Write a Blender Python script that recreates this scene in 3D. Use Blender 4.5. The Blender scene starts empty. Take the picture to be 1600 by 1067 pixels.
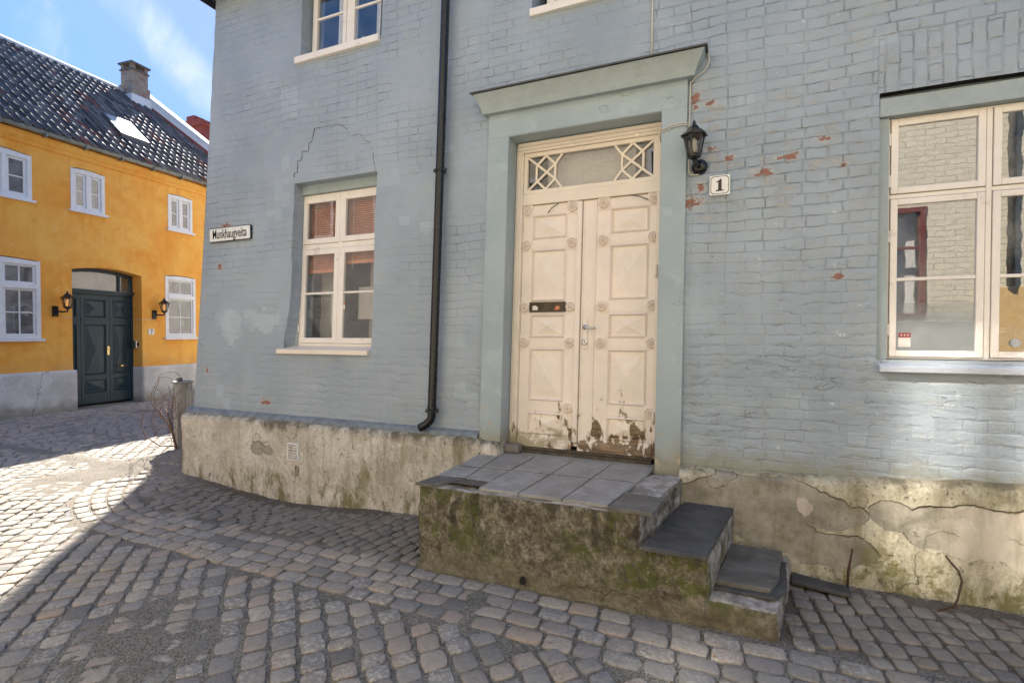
import bpy, bmesh, math, random
from mathutils import Vector, Matrix, noise as mnoise
random.seed(7)
S = bpy.context.scene
COL = S.collection
R = math.radians
rnd = random.uniform

# ------------------------------------------------------------------ shader helpers
class Mat:
    def __init__(s, name):
        s.mat = bpy.data.materials.new(name); s.mat.use_nodes = True
        s.nt = s.mat.node_tree; s.nt.nodes.clear()
        s.out = s.nt.nodes.new('ShaderNodeOutputMaterial')
        s.b = s.nt.nodes.new('ShaderNodeBsdfPrincipled')
        s.nt.links.new(s.b.outputs[0], s.out.inputs[0])
        s.geo = s.nt.nodes.new('ShaderNodeNewGeometry')
        s.P = s.geo.outputs['Position']
    def put(s, sock, v):
        if v is None: return
        if isinstance(v, bpy.types.NodeSocket): s.nt.links.new(v, sock)
        elif isinstance(v, (tuple, list)) and len(v) == 3 and sock.type == 'RGBA': sock.default_value = (*v, 1)
        else: sock.default_value = v
    def node(s, typ, ins=(), **props):
        n = s.nt.nodes.new(typ)
        for k, v in props.items(): setattr(n, k, v)
        items = ins.items() if isinstance(ins, dict) else enumerate(ins)
        for k, v in items: s.put(n.inputs[k], v)
        return n
    def m(s, op, a, b=None, c=None, clamp=False):
        n = s.node('ShaderNodeMath', operation=op, use_clamp=clamp)
        s.put(n.inputs[0], a); s.put(n.inputs[1], b)
        if c is not None: s.put(n.inputs[2], c)
        return n.outputs[0]
    def add(s, a, b): return s.m('ADD', a, b)
    def mul(s, a, b): return s.m('MULTIPLY', a, b)
    def sub(s, a, b): return s.m('SUBTRACT', a, b)
    def mx(s, a, b): return s.m('MAXIMUM', a, b)
    def vm(s, op, a, b=None):
        n = s.node('ShaderNodeVectorMath', operation=op)
        s.put(n.inputs[0], a); s.put(n.inputs[1], b); return n.outputs[0]
    def scl(s, v, x, y=None, z=None):
        if y is None: y = z = x
        return s.vm('MULTIPLY', v, (x, y, z))
    def xyz(s, v):
        n = s.node('ShaderNodeSeparateXYZ', [v]); return n.outputs
    def vec(s, x, y, z=0.0):
        return s.node('ShaderNodeCombineXYZ', [x, y, z]).outputs[0]
    def nz(s, v=None, scale=1.0, detail=4.0, rough=.55, dist=0.0, color=False):
        n = s.node('ShaderNodeTexNoise', {'Vector': s.P if v is None else v, 'Scale': scale, 'Detail': detail, 'Roughness': rough, 'Distortion': dist})
        return n.outputs['Color' if color else 'Fac']
    def vor(s, v=None, scale=1.0, feature='F1', out='Distance'):
        n = s.node('ShaderNodeTexVoronoi', {'Vector': s.P if v is None else v, 'Scale': scale}, feature=feature)
        return n.outputs[out]
    def mr(s, v, a, b, c=0.0, d=1.0, smooth=True):
        n = s.node('ShaderNodeMapRange', interpolation_type='SMOOTHSTEP' if smooth else 'LINEAR')
        for i, x in enumerate((v, a, b, c, d)): s.put(n.inputs[i], x)
        return n.outputs[0]
    def mix(s, f, a, b, blend='MIX'):
        n = s.node('ShaderNodeMix', data_type='RGBA', blend_type=blend)
        s.put(n.inputs[0], f); s.put(n.inputs[6], a); s.put(n.inputs[7], b); return n.outputs[2]
    def line(s, v, w=.012, mid=.5):           # thin contour of a noise: hairline cracks
        return s.mr(s.m('ABSOLUTE', s.sub(v, mid)), 0.0, w, 1.0, 0.0)
    def bump(s, h, dist=.01, strength=1.0, normal=None):
        n = s.node('ShaderNodeBump', {'Strength': strength, 'Distance': dist, 'Height': h})
        if normal is not None: s.put(n.inputs['Normal'], normal)
        return n.outputs[0]
    def warp(s, v, amt, scale, detail=2.0):
        c = s.nz(v, scale, detail, color=True)
        return s.vm('ADD', v, s.scl(s.vm('SUBTRACT', c, (.5, .5, .5)), amt))
    def blob(s, cx, cz, rx, rz, wv=None):     # soft ellipse mask on a facade (x,z)
        X = s.xyz(s.P if wv is None else wv)
        a = s.mul(s.sub(X[0], cx), 1 / rx); b = s.mul(s.sub(X[2], cz), 1 / rz)
        return s.m('SQRT', s.add(s.mul(a, a), s.mul(b, b)))
    def done(s, col=None, rough=.8, nrm=None, **kw):
        s.put(s.b.inputs['Base Color'], col); s.put(s.b.inputs['Roughness'], rough)
        if nrm is not None: s.put(s.b.inputs['Normal'], nrm)
        for k, v in kw.items(): s.put(s.b.inputs[k.replace('_', ' ')], v)
        return s.mat

def plain(name, col, rough=.6, var=.12, scale=9, bump=.002, **kw):
    g = Mat(name)
    n = g.nz(None, scale, 5); n2 = g.nz(None, scale * 7, 3)
    f = g.add(g.mul(n, .7), g.mul(n2, .3))
    c = g.mix(g.mr(f, .3, .7), tuple(x * (1 - var) for x in col), tuple(min(1, x * (1 + var)) for x in col))
    return g.done(c, g.mr(n, .3, .7, rough - .08, min(1, rough + .08)), g.bump(n2, bump, .6), **kw)

# ---- the blue painted brick wall
def brick_paint():
    g = Mat('blue_painted_brick')
    p = g.warp(g.warp(g.P, .06, 1.3), .024, 9, 3)
    X = g.xyz(p)
    sol = g.mul(g.mul(g.mr(X[2], 3.262, 3.268), g.mr(X[2], 3.672, 3.666)), g.mr(X[0], 2.635, 2.645))   # soldier course over the right window
    U = g.add(g.mul(X[0], g.sub(1.0, sol)), g.mul(g.sub(X[2], 3.27), g.mul(sol, 1.19))); V = g.add(g.mul(X[2], g.sub(1.0, sol)), g.mul(X[0], sol))
    bv = g.vec(U, V)
    def brick(ms, smooth):
        return g.node('ShaderNodeTexBrick', {'Vector': bv, 'Scale': 1.0, 'Mortar Size': ms, 'Mortar Smooth': smooth, 'Brick Width': .245, 'Row Height': .0765, 'Bias': 0.0,
                      'Color1': (0, 0, 0, 1), 'Color2': (1, 1, 1, 1), 'Mortar': (.5, .5, .5, 1)}, offset=.5, squash=.52, squash_frequency=2)
    x0 = g.xyz(g.P)
    def rows(w):
        d = g.m('ABSOLUTE', g.sub(g.m('FRACT', g.mul(V, 1 / .0765)), .5)); return g.mr(d, .5 - w, .5, 0, 1)
    lowr = g.mul(g.mr(x0[2], 2.75, 1.9), .85)
    def rowsw(w, amp, sc):
        q = g.xyz(g.warp(g.P, amp, sc, 4))[2]
        return g.mr(g.m('ABSOLUTE', g.sub(g.m('FRACT', g.mul(q, 1 / .0765)), .5)), .5 - w, .5, 0, 1)
    b1 = brick(.0085, .75); b2 = brick(.0042, .7)
    f1 = g.mul(b1.outputs['Fac'], g.m('MULTIPLY_ADD', lowr, g.mr(g.nz(None, 2.2, 4, .6), .45, .6, -1.0, -.25), 1.0)); f2 = g.mul(b2.outputs['Fac'], g.m('MULTIPLY_ADD', lowr, -.55, 1.0))
    curl = g.mul(rowsw(.06, .17, 4.5), g.mul(lowr, g.mr(g.nz(g.scl(g.P, 1, 1, 1.8), 5.5, 6, .72), .52, .60)))
    curl = g.mul(curl, g.mr(g.mr(x0[0], .9, 1.7), 0, 1, .35, 1.0))
    ledgeb = rowsw(.30, .15, 4.5)
    right = g.mr(x0[0], .9, 1.7)                              # brickwork reads more strongly right of the door
    low = g.mr(x0[2], 2.2, 1.0)
    big = g.nz(None, .9, 3)
    vis = g.m('ADD', g.mr(big, .38, .62), g.mul(right, .5), clamp=True)
    vis = g.m('MULTIPLY', vis, g.mr(low, 0, 1, 1.0, .7))
    joint = g.mul(f1, g.mr(vis, 0, 1, .16, .9))
    broken = g.mr(g.add(g.nz(None, 6, 5, .75), g.mul(right, .03)), .48, .64)
    crack = g.mul(g.mul(f2, broken), g.mr(vis, 0, 1, .10, .95))
    # horizontal scaly cracks low on the wall
    sc = g.nz(g.scl(g.P, 2.2, 2.2, 9), 1.0, 5, .62, .6)
    scal = g.mul(g.line(sc, .007), g.mul(g.mr(g.nz(None, 2.5, 3), .5, .62), g.mr(low, 0, 1, .25, 1.0)))
    scal = g.mul(scal, g.mr(right, 0, 1, .4, 1.0)); scal = g.mx(scal, g.mul(g.mul(g.mr(g.nz(g.scl(g.P, 3, 3, 8), 3.0, 6, .7), .64, .69), g.mr(g.nz(None, 1.3, 3), .45, .6)), g.mr(right, 0, 1, .25, .8)))
    tone = g.nz(None, 1.1, 5, .6); fine = g.nz(None, 60, 3)
    col = g.mix(g.mr(tone, .3, .7), (.283, .331, .380), (.362, .412, .462))
    col = g.mix(g.mul(b1.outputs['Color'], g.mul(right, .12)), col, (.45, .53, .57))
    col = g.mix(g.mul(g.mr(g.nz(None, 3.2, 4, .6, .4), .55, .66), .35), col, (.35, .395, .385))
    grm = g.mul(g.mr(g.nz(g.scl(g.P, 1.6, 1.6, .9), 1.4, 6, .68), .50, .68), g.mr(right, 0, 1, .35, 1.0)); col = g.mix(g.mul(grm, .34), col, (.27, .295, .305))
    # repainted lighter patches with hard edges
    pat = g.mul(g.mr(g.nz(g.vec(g.m('SNAP', X[0], .119), g.m('SNAP', X[2], .0785)), 2.3, 2), .60, .62), g.mr(g.nz(None, .7, 2), .42, .6))
    col = g.mix(g.mul(pat, .26), col, (.50, .58, .63))
    lp = g.m('MAXIMUM', g.mr(g.blob(-3.55, 1.78, .16, .20, g.warp(g.P, .40, 8, 5)), 1.05, .9), g.mr(g.blob(-3.05, 1.84, .30, .13, g.warp(g.P, .42, 7, 5)), 1.05, .9))
    col = g.mix(g.mul(lp, .42), col, (.50, .57, .60))
    lp2 = g.m('MAXIMUM', g.mr(g.blob(-3.85, 1.70, .2, .16, g.warp(g.P, .3, 7, 4)), 1.05, .95), g.mr(g.blob(-3.3, 1.66, .14, .2, g.warp(g.P, .3, 8, 4)), 1.05, .95))
    col = g.mix(g.mul(lp2, .5), col, (.31, .36, .40))
    # paint lost: beige mortar and red brick
    zone = g.mx(g.mr(g.blob(2.0, 2.95, .75, .55), 1.1, .5), g.mr(g.blob(1.6, 3.0, .2, .6), 1.1, .6))
    zone = g.mx(zone, g.mul(g.mr(x0[0], 2.0, 2.5), .45))
    beige = g.mul(g.mr(g.nz(g.scl(g.P, 1, 1, 1.9), 6.5, 6, .68), .54, .60), zone)
    col = g.mix(g.mul(beige, .6), col, (.40, .365, .31))
    redn = g.nz(g.scl(g.P, 1, 1, 2.0), 15, 6, .66)
    spots = [(1.48, 2.69, .09, .07), (1.53, 2.80, .05, .05), (2.12, 2.95, .09, .05), (1.97, 2.86, .085, .05), (1.50, 3.47, .05, .10), (1.60, 3.42, .06, .03),
             (-3.62, 2.945, .13, .05), (-3.72, 2.47, .06, .06), (-3.0, .93, .12, .05), (2.43, 2.10, .05, .04), (-3.95, 1.25, .04, .05), (2.33, 3.05, .06, .03), (2.45, 2.85, .04, .03), (1.62, 3.08, .05, .03), (1.73, 2.99, .05, .03)]
    sp = None
    for s_ in spots:
        d = g.blob(*s_); sp = d if sp is None else g.m('MINIMUM', sp, d)
    edge = g.mr(x0[0], -3.9, -4.12)
    rimr = g.mul(g.mr(g.add(g.mul(redn, 2.5), g.mul(sp, -.62)), .62, .80), .55); col = g.mix(rimr, col, (.47, .44, .385))
    red = g.mr(g.add(g.mul(redn, 2.5), g.mul(sp, -.72)), .86, .93)
    red = g.mx(red, g.mul(g.mr(redn, .69, .71), zone))
    red = g.mx(red, g.mul(g.mr(g.nz(None, 13, 4), .62, .66), g.mul(edge, .8)))
    col = g.mix(g.mul(red, .95), col, g.mix(g.nz(None, 25, 2), (.20, .068, .046), (.34, .15, .105)))
    lime = g.mul(g.mr(g.nz(g.scl(g.P, 1, 1, 1.6), 8, 6, .7), .635, .66), g.mr(x0[0], 1.5, 2.4))
    col = g.mix(g.mul(lime, .7), col, (.62, .66, .67))
    # dirt and algae at the foot of the wall
    foot = g.mr(g.add(x0[2], g.mul(g.nz(g.scl(g.P, 1, 1, .5), 5, 5, .65), -.35)), .50, .72, 1, 0)
    foot = g.mul(foot, g.mr(x0[0], -.8, .6, .45, 1.0))
    col = g.mix(g.mul(foot, .75), col, g.mix(g.nz(None, 9, 3), (.20, .20, .11), (.30, .28, .21)))
    streak = g.mr(g.nz(g.scl(g.P, 8, 8, .5), 1.0, 4), .56, .72)
    col = g.mix(g.mul(streak, .16), col, (.25, .28, .26))
    lines = g.m('MAXIMUM', g.mx(crack, curl), scal)
    col = g.mix(g.mul(joint, .08), col, (.27, .31, .30))
    col = g.mix(g.mul(lines, .70), col, (.10, .10, .085))
    h = g.add(g.mul(joint, -1.0), g.mul(g.nz(None, 9, 6, .65), 1.1))
    h = g.add(h, g.mul(lines, -.7)); h = g.add(h, g.mul(g.mx(beige, red), -.5)); h = g.add(h, g.mul(fine, .18))
    h = g.add(h, g.mul(g.nz(g.warp(g.scl(g.P, 3.5, 3.5, 12), .8, 1.0), 1.0, 6, .68), g.mul(low, 2.0)))
    h = g.add(h, g.mul(g.mul(ledgeb, lowr), g.mr(g.nz(None, 3.5, 4, .6), .42, .62, 0, -.8)))
    return g.done(col, g.mr(g.nz(None, 4, 3), .3, .7, .48, .68), g.bump(h, .009, .60))

def blue_plaster():
    g = Mat('blue_painted_plaster')
    x = g.xyz(g.P)
    t = g.nz(None, 1.6, 5, .6); f = g.nz(None, 38, 4)
    col = g.mix(g.mr(t, .3, .7), (.305, .372, .398), (.375, .435, .452))
    col = g.mix(g.mul(g.mr(g.nz(None, 5, 5, .65), .57, .64), .35), col, (.45, .53, .55))
    cr = g.mul(g.line(g.nz(g.scl(g.P, 1, 1, 2.2), .7, 6, .52), .0018), g.mr(g.nz(None, 1.5, 2), .5, .6))
    ft = g.mr(g.add(x[2], g.mul(g.nz(None, 6, 5, .65), -.4)), .48, .75, 1, 0)
    col = g.mix(g.mul(ft, .85), col, g.mix(g.nz(None, 11, 4), (.20, .19, .12), (.36, .32, .25)))
    pk = g.mul(g.mr(g.nz(None, 12, 4), .63, .66), g.mr(x[2], 1.5, .7))
    col = g.mix(g.mul(pk, .8), col, (.45, .37, .29))
    col = g.mix(g.mul(cr, .6), col, (.15, .15, .13))
    h = g.add(g.mul(g.nz(None, 7, 5), 1.0), g.add(g.mul(f, .3), g.add(g.mul(cr, -.6), g.mul(pk, -.5))))
    return g.done(col, .62, g.bump(h, .006, .7))

def stucco():
    g = Mat('rough_plinth_render')
    wp = g.warp(g.P, .22, 3.0, 4); x = g.xyz(g.P)
    grain = g.nz(None, 55, 6, .72); med = g.nz(None, 6, 5, .6)
    col = g.mix(g.mr(med, .3, .7), (.60, .54, .45), (.78, .725, .64))
    pit = g.mr(g.nz(g.scl(g.P, 1, 1, .7), 40, 4, .6), .60, .70)
    col = g.mix(g.mul(pit, .38), col, (.17, .135, .09))
    col = g.mix(g.mul(g.mr(grain, .40, .62, 1, 0), .36), col, (.27, .22, .15))
    rs = g.mr(x[0], 1.2, 1.6)
    col = g.mix(g.mul(g.mr(g.nz(g.scl(g.P, 1, 1, .8), 2.1, 6, .66), .46, .66), .55), col, (.34, .29, .215))
    col = g.mix(rs, col, g.mix(1.0, col, (.80, .80, .70), 'MULTIPLY'))
    # fallen render: smooth brown mortar below
    hol = None
    for s_ in [(1.95, .50, .55, .17), (2.32, .46, .30, .10), (2.35, .22, .32, .11), (3.15, .46, .33, .16), (3.55, .42, .35, .19), (-3.02, .44, .11, .07), (-2.88, .42, .07, .06), (2.75, .50, .12, .10), (2.0, .30, .3, .12), (-2.42, .23, .03, .07)]:
        d = g.blob(*s_, wv=wp); hol = d if hol is None else g.m('MINIMUM', hol, d)
    lost = g.mr(hol, 1.04, .98); rim = g.mul(g.mr(g.m('ABSOLUTE', g.sub(hol, 1.02)), 0, .035, 1, 0), g.mr(g.nz(None, 6, 4, .6), .40, .6))
    dark_m = g.mr(x[0], 2.9, 3.1)
    mort = g.mix(g.mr(g.nz(None, 5, 7, .72), .32, .66), (.19, .172, .135), (.36, .33, .265))
    mort = g.mix(dark_m, mort, g.mix(med, (.40, .35, .27), (.54, .48, .39)))
    col = g.mix(lost, col, mort)
    col = g.mix(g.mul(g.mr(g.blob(2.23, .50, .05, .07, g.warp(g.P, .08, 12)), 1.05, .9), .8), col, (.55, .48, .42))
    # vertical stains, moss and dark damp along the top edge and at the foot
    st = g.mr(g.nz(g.scl(g.P, 9, 9, .8), 1.0, 5, .6), .50, .70)
    col = g.mix(g.mul(st, .50), col, (.16, .13, .07))
    top = g.mr(g.add(x[2], g.mul(g.nz(g.scl(g.P, 6, 6, 2), 1.0, 6, .7), .5)), .90, 1.04)
    col = g.mix(g.mul(top, .85), col, (.075, .062, .035))
    mossx = g.mr(x[0], -2.6, -.6, .15, 1.0)
    mz = g.mr(g.add(x[2], g.mul(g.nz(None, 3.5, 6, .7), -1.0)), -.50, -.08, 1, 0)
    moss = g.mul(g.mr(g.nz(g.scl(g.P, 3, 3, 1.2), 2.2, 6, .7), .47, .62), g.mx(mz, g.mul(mossx, .42)))
    moss = g.mul(moss, g.m('SUBTRACT', 1.0, g.mul(lost, .75)))
    moss = g.mx(moss, g.mul(rs, g.mul(g.mr(g.nz(None, 4.5, 6, .7), .50, .60), g.mr(g.add(x[2], g.mul(g.nz(None, 3, 4), -.5)), .12, -.12))))
    col = g.mix(g.mul(moss, .85), col, g.mix(g.nz(None, 14, 4), (.085, .085, .018), (.22, .19, .055)))
    cr = g.mul(g.line(g.nz(None, .75, 6, .55), .0022), g.mr(g.nz(None, 1.2, 2), .47, .55))
    cr = g.mx(cr, g.mul(rim, .75))
    col = g.mix(g.mul(cr, .75), col, (.06, .05, .035))
    blk = g.mr(g.nz(None, 22, 4, .6), .66, .70)
    col = g.mix(g.mul(blk, .6), col, (.07, .06, .045))
    h = g.add(g.mul(g.sub(grain, pit), g.mr(lost, 0, 1, 1.0, .25)), g.add(g.mul(lost, -1.6), g.add(g.mul(med, .9), g.mul(cr, -1.0))))
    return g.done(col, .92, g.bump(h, .010, .85))

def mossy_concrete():
    g = Mat('mossy_concrete')
    x = g.xyz(g.P); nn = g.xyz(g.geo.outputs['Normal'])
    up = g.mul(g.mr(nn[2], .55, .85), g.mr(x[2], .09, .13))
    grain = g.nz(None, 42, 6, .78); med = g.nz(None, 5, 8, .74)
    col = g.mix(g.mr(g.add(g.mul(med, .6), g.mul(g.nz(None, 17, 5, .7), .4)), .38, .62), (.066, .056, .036), (.35, .305, .225))
    col = g.mix(g.mul(g.mr(grain, .42, .56, 1, 0), .62), col, (.04, .033, .02)); col = g.mix(g.mul(g.mr(grain, .60, .68), .45), col, (.42, .37, .28))
    st = g.mr(g.nz(g.scl(g.P, 7, 7, 1.0), 1.0, 6, .65), .47, .64)
    hz = g.mr(x[2], .15, .5)
    col = g.mix(g.mul(st, g.mul(hz, .85)), col, (.032, .026, .016))
    pale = g.mul(g.mr(g.nz(g.scl(g.P, 13, 13, 5), 1.0, 6, .72), .55, .66), g.mr(g.nz(None, 2.2, 3), .45, .6))
    col = g.mix(g.mul(pale, .75), col, (.50, .45, .36))
    mossm = g.mul(g.mr(g.nz(None, 3.0, 6, .7), .45, .60), g.mr(g.nz(None, 34, 5, .75), .40, .56))
    near = g.mx(g.mr(g.blob(-.12, .42, .30, .28), 1.2, .4), g.mx(g.mr(g.blob(1.45, .20, .42, .24), 1.2, .3), g.mr(g.blob(.95, .45, .25, .2), 1.2, .5)))
    mossm = g.m('MULTIPLY', mossm, g.mr(near, 0, 1, .50, 2.4), clamp=True)
    col = g.mix(g.mul(mossm, .88), col, g.mix(g.nz(None, 18, 4), (.038, .050, .006), (.135, .145, .028)))
    basez = g.mr(g.add(x[2], g.mul(g.nz(None, 5, 4), -.2)), -.02, .06, 1, 0)
    col = g.mix(g.mul(basez, .45), col, g.mix(g.nz(None, 9, 6, .7), (.075, .065, .032), (.27, .23, .15)))
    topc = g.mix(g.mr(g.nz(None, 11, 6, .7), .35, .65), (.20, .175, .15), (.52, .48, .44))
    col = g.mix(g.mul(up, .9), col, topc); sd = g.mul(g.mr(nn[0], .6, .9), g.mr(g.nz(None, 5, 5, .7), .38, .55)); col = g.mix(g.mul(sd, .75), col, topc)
    cr = g.mul(g.line(g.nz(None, .8, 6, .55), .0022), g.mr(g.nz(None, 1.4, 2), .5, .6))
    col = g.mix(g.mul(cr, .8), col, (.03, .025, .02))
    h = g.add(g.mul(grain, .8), g.add(g.mul(med, 1.2), g.mul(cr, -1)))
    return g.done(col, .93, g.bump(h, .014, .95))

def wood_paint(name, base, dirt=1.0):
    g = Mat(name)
    x = g.xyz(g.P)
    t = g.nz(None, 2.5, 4); grain = g.nz(g.scl(g.P, 30, 30, 2), 1.0, 4)
    col = g.mix(g.mr(t, .3, .7), tuple(c * .95 for c in base), tuple(min(1, c * 1.04) for c in base))
    col = g.mix(g.mul(g.mr(g.nz(None, 9, 5, .7), .50, .72), .22), col, tuple(c * k for c, k in zip(base, (.72, .66, .58))))
    if dirt:
        zf = g.mr(x[2], .68, 1.15, 1.0, 0.0, False); rx = g.mr(x[0], .35, .6)
        thr = g.add(g.mul(g.nz(g.scl(g.P, 12, 12, 5), 1.0, 6, .62), 1.0), g.mul(zf, g.mr(rx, 0, 1, .05, .225)))
        peel = g.mr(g.sub(thr, g.mul(g.mr(x[2], 1.1, 1.6), .12)), .655, .68)
        green = g.mul(g.mr(g.add(g.nz(None, 7, 5, .65), g.mul(g.mr(x[2], .95, .68), .30)), .62, .8), g.sub(1.0, rx))
        green = g.mul(green, g.mr(x[2], 1.0, .85))
        wood = g.mix(g.mr(g.nz(g.scl(g.P, 5, 5, 30), 1.0, 4), .35, .65), (.10, .062, .032), (.30, .20, .12))
        col = g.mix(g.mul(green, .75), col, (.22, .19, .075))
        prim = g.mr(g.sub(thr, g.mul(g.mr(x[2], 1.1, 1.6), .12)), .615, .650); col = g.mix(g.mul(prim, .6), col, g.mix(g.nz(None, 30, 3), (.46, .40, .31), (.70, .63, .53)))
        col = g.mix(peel, col, wood)
        h = g.add(g.mul(grain, .3), g.mul(peel, -1.2))
    else:
        wp = g.mul(g.mr(g.nz(g.scl(g.P, 6, 6, 6), 1.0, 6, .66), .63, .66), g.mr(x[2], 2.0, 1.5, .25, 1.0))
        col = g.mix(g.mul(wp, .9), col, g.mix(t, (.20, .15, .10), (.36, .29, .21)))
        h = g.add(g.mul(grain, .3), g.mul(wp, -1.0))
    return g.done(col, .45, g.bump(h, .003, .7))

def cobble():
    g = Mat('granite_setts')
    r = g.geo.outputs['Random Per Island']
    x = g.xyz(g.P)
    n = g.nz(None, 28, 5, .65); n2 = g.nz(None, 140, 3, .6); n3 = g.nz(None, 7, 4)
    ra = g.node('ShaderNodeValToRGB', [r]); e = ra.color_ramp.elements
    e[0].position = 0; e[0].color = (.095, .096, .100, 1); e[1].position = 1; e[1].color = (.255, .235, .215, 1)
    for p_, c_ in ((.2, (.20, .193, .185)), (.4, (.165, .165, .168)), (.58, (.25, .205, .172)), (.72, (.135, .142, .155)), (.86, (.225, .19, .172))):
        k = e.new(p_); k.color = (*c_, 1)
    r2 = g.m('FRACT', g.mul(r, 17.3)); lich = g.mul(g.mr(g.nz(None, 34, 6, .75), .46, .62), g.mr(r2, .35, .8, .15, .85))
    col = g.mix(lich, ra.outputs[0], (.34, .325, .30), 'MIX'); col = g.mix(g.mul(g.mr(g.nz(None, 13, 5, .7), .5, .66), .35), col, (.10, .097, .092))
    col = g.mix(g.mul(g.mr(n2, .55, .68), .55), col, (.07, .068, .065))
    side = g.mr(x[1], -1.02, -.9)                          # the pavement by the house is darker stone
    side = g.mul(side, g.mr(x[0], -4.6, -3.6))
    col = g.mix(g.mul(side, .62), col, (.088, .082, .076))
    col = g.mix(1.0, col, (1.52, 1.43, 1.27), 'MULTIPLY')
    far = g.mr(x[0], -5.6, -7.2); col = g.mix(far, col, g.mix(1.0, col, (1.5, 1.5, 1.5), 'MULTIPLY'))  # far stones lightened in colour to lift the shadowed end of the street
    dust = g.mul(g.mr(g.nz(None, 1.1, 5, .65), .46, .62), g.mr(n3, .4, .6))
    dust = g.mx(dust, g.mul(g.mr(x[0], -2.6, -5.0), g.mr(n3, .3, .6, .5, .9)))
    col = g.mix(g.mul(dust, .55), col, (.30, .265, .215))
    h = g.add(g.mul(n, 1.0), g.add(g.mul(n2, .35), g.mul(n3, .6)))
    return g.done(col, g.mr(n, .3, .7, .62, .85), g.bump(h, .008, .9))

def dirt():
    g = Mat('sandy_joint_dirt')
    x = g.xyz(g.P)
    n = g.nz(None, 55, 5, .75); n2 = g.nz(None, 4, 5, .65); n3 = g.vor(None, 95); vc = g.xyz(g.vor(None, 130, out='Color'))[0]
    col = g.mix(g.mr(n, .3, .7), (.125, .110, .085), (.32, .287, .235))
    col = g.mix(g.mr(vc, .72, .76, 0, .28), col, (.42, .41, .37)); col = g.mix(g.mr(vc, .26, .22, 0, .4), col, (.05, .046, .04))
    sun = g.mr(x[0], -2.6, -4.6)  # mask: dirt turns paler and sandier towards the left
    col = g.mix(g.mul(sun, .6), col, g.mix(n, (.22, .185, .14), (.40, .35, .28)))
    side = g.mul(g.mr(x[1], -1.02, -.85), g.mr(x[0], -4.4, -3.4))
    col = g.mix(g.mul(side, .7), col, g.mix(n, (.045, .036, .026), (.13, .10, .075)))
    col = g.mix(g.mul(g.mr(g.nz(None, 180, 2), .6, .7), .5), col, (.45, .43, .40))
    col = g.mix(g.mul(g.mr(n2, .5, .7), .3), col, (.08, .065, .045))
    gm = g.mul(g.mr(g.nz(None, 7, 5, .7), .56, .64), g.mul(g.mr(x[1], -1.9, -.9), g.mr(x[0], -4.3, -3.0)))
    col = g.mix(g.mul(gm, .7), col, (.075, .085, .03))
    h = g.add(n, g.mul(n3, -.8))
    return g.done(col, .95, g.bump(h, .012, 1.0))

def slate(name, a, b):
    g = Mat(name)
    n = g.nz(None, 6, 6, .65); n2 = g.nz(g.scl(g.P, 14, 40, 14), 1.0, 5, .6)
    col = g.mix(g.mr(n, .3, .7), a, b)
    col = g.mix(g.mul(g.mr(n2, .52, .72), .4), col, tuple(min(1, c * 1.7) for c in b))
    sp = g.mr(g.nz(None, 24, 5, .7), .60, .68)
    col = g.mix(g.mul(sp, .35), col, tuple(c * .5 for c in a))
    oi = g.node('ShaderNodeObjectInfo').outputs['Random']; col = g.mix(g.mr(oi, 0, 1, 0, .5, False), col, g.mix(1.0, col, (.72, .70, .66), 'MULTIPLY'))
    stn = g.mr(g.nz(None, 3.5, 6, .7), .52, .66); col = g.mix(g.mul(stn, .45), col, tuple(c * .55 for c in b))
    return g.done(col, g.mr(n, .3, .7, .48, .74), g.bump(g.add(n, g.mul(n2, .5)), .007, .9))

def yellow_plaster():
    g = Mat('ochre_yellow_plaster')
    t = g.nz(None, 1.1, 6, .62, .5); f = g.nz(None, 5, 6, .65, .4); fine = g.nz(None, 45, 3)
    col = g.mix(g.mr(t, .32, .66), (.82, .345, .045), (.88, .47, .095))
    col = g.mix(g.mul(g.mr(f, .48, .70), .32), col, (.68, .24, .025))
    col = g.mix(g.mul(g.mr(g.nz(None, 3.0, 6, .7), .57, .66), .4), col, (.90, .56, .18))
    yst = g.mr(g.nz(g.scl(g.P, 5, 5, .4), 1.0, 5, .6), .50, .70); col = g.mix(g.mul(yst, .28), col, (.62, .25, .04))
    yz = g.xyz(g.P)[2]; yb = g.mr(g.add(yz, g.mul(g.nz(None, 3, 5, .7), -.9)), .75, .35); col = g.mix(g.mul(yb, .4), col, (.55, .30, .10))
    wt = g.mul(g.mr(g.nz(g.scl(g.P, 1, 1, 2.5), 5, 6, .7), .70, .72), g.mr(g.nz(None, .8, 2), .5, .6))
    col = g.mix(g.mul(wt, .6), col, (.78, .68, .50))
    return g.done(col, .85, g.bump(g.add(f, g.mul(fine, .4)), .008, .7))

def grey_render():
    g = Mat('grey_plinth_render')
    t = g.nz(None, 1.6, 6, .65); f = g.nz(None, 22, 5, .65); x = g.xyz(g.P)
    col = g.mix(g.mr(t, .3, .7), (.50, .49, .47), (.70, .685, .665))
    col = g.mix(g.mul(g.mr(f, .5, .7), .25), col, (.26, .24, .22))
    ft = g.mr(g.add(x[2], g.mul(g.nz(None, 5, 5), -.4)), -.18, .12, 1, 0)
    col = g.mix(g.mul(ft, .7), col, (.20, .18, .12))
    cr = g.mr(g.m('ABSOLUTE', g.sub(g.add(x[1], g.mul(g.nz(None, 5, 5, .65), .35)), g.add(1.70, g.mul(x[2], .28)))), 0, .012, 1, 0)
    col = g.mix(g.mul(cr, .85), col, (.07, .06, .05))
    return g.done(col, .9, g.bump(g.add(f, t), .01, .7))

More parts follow.
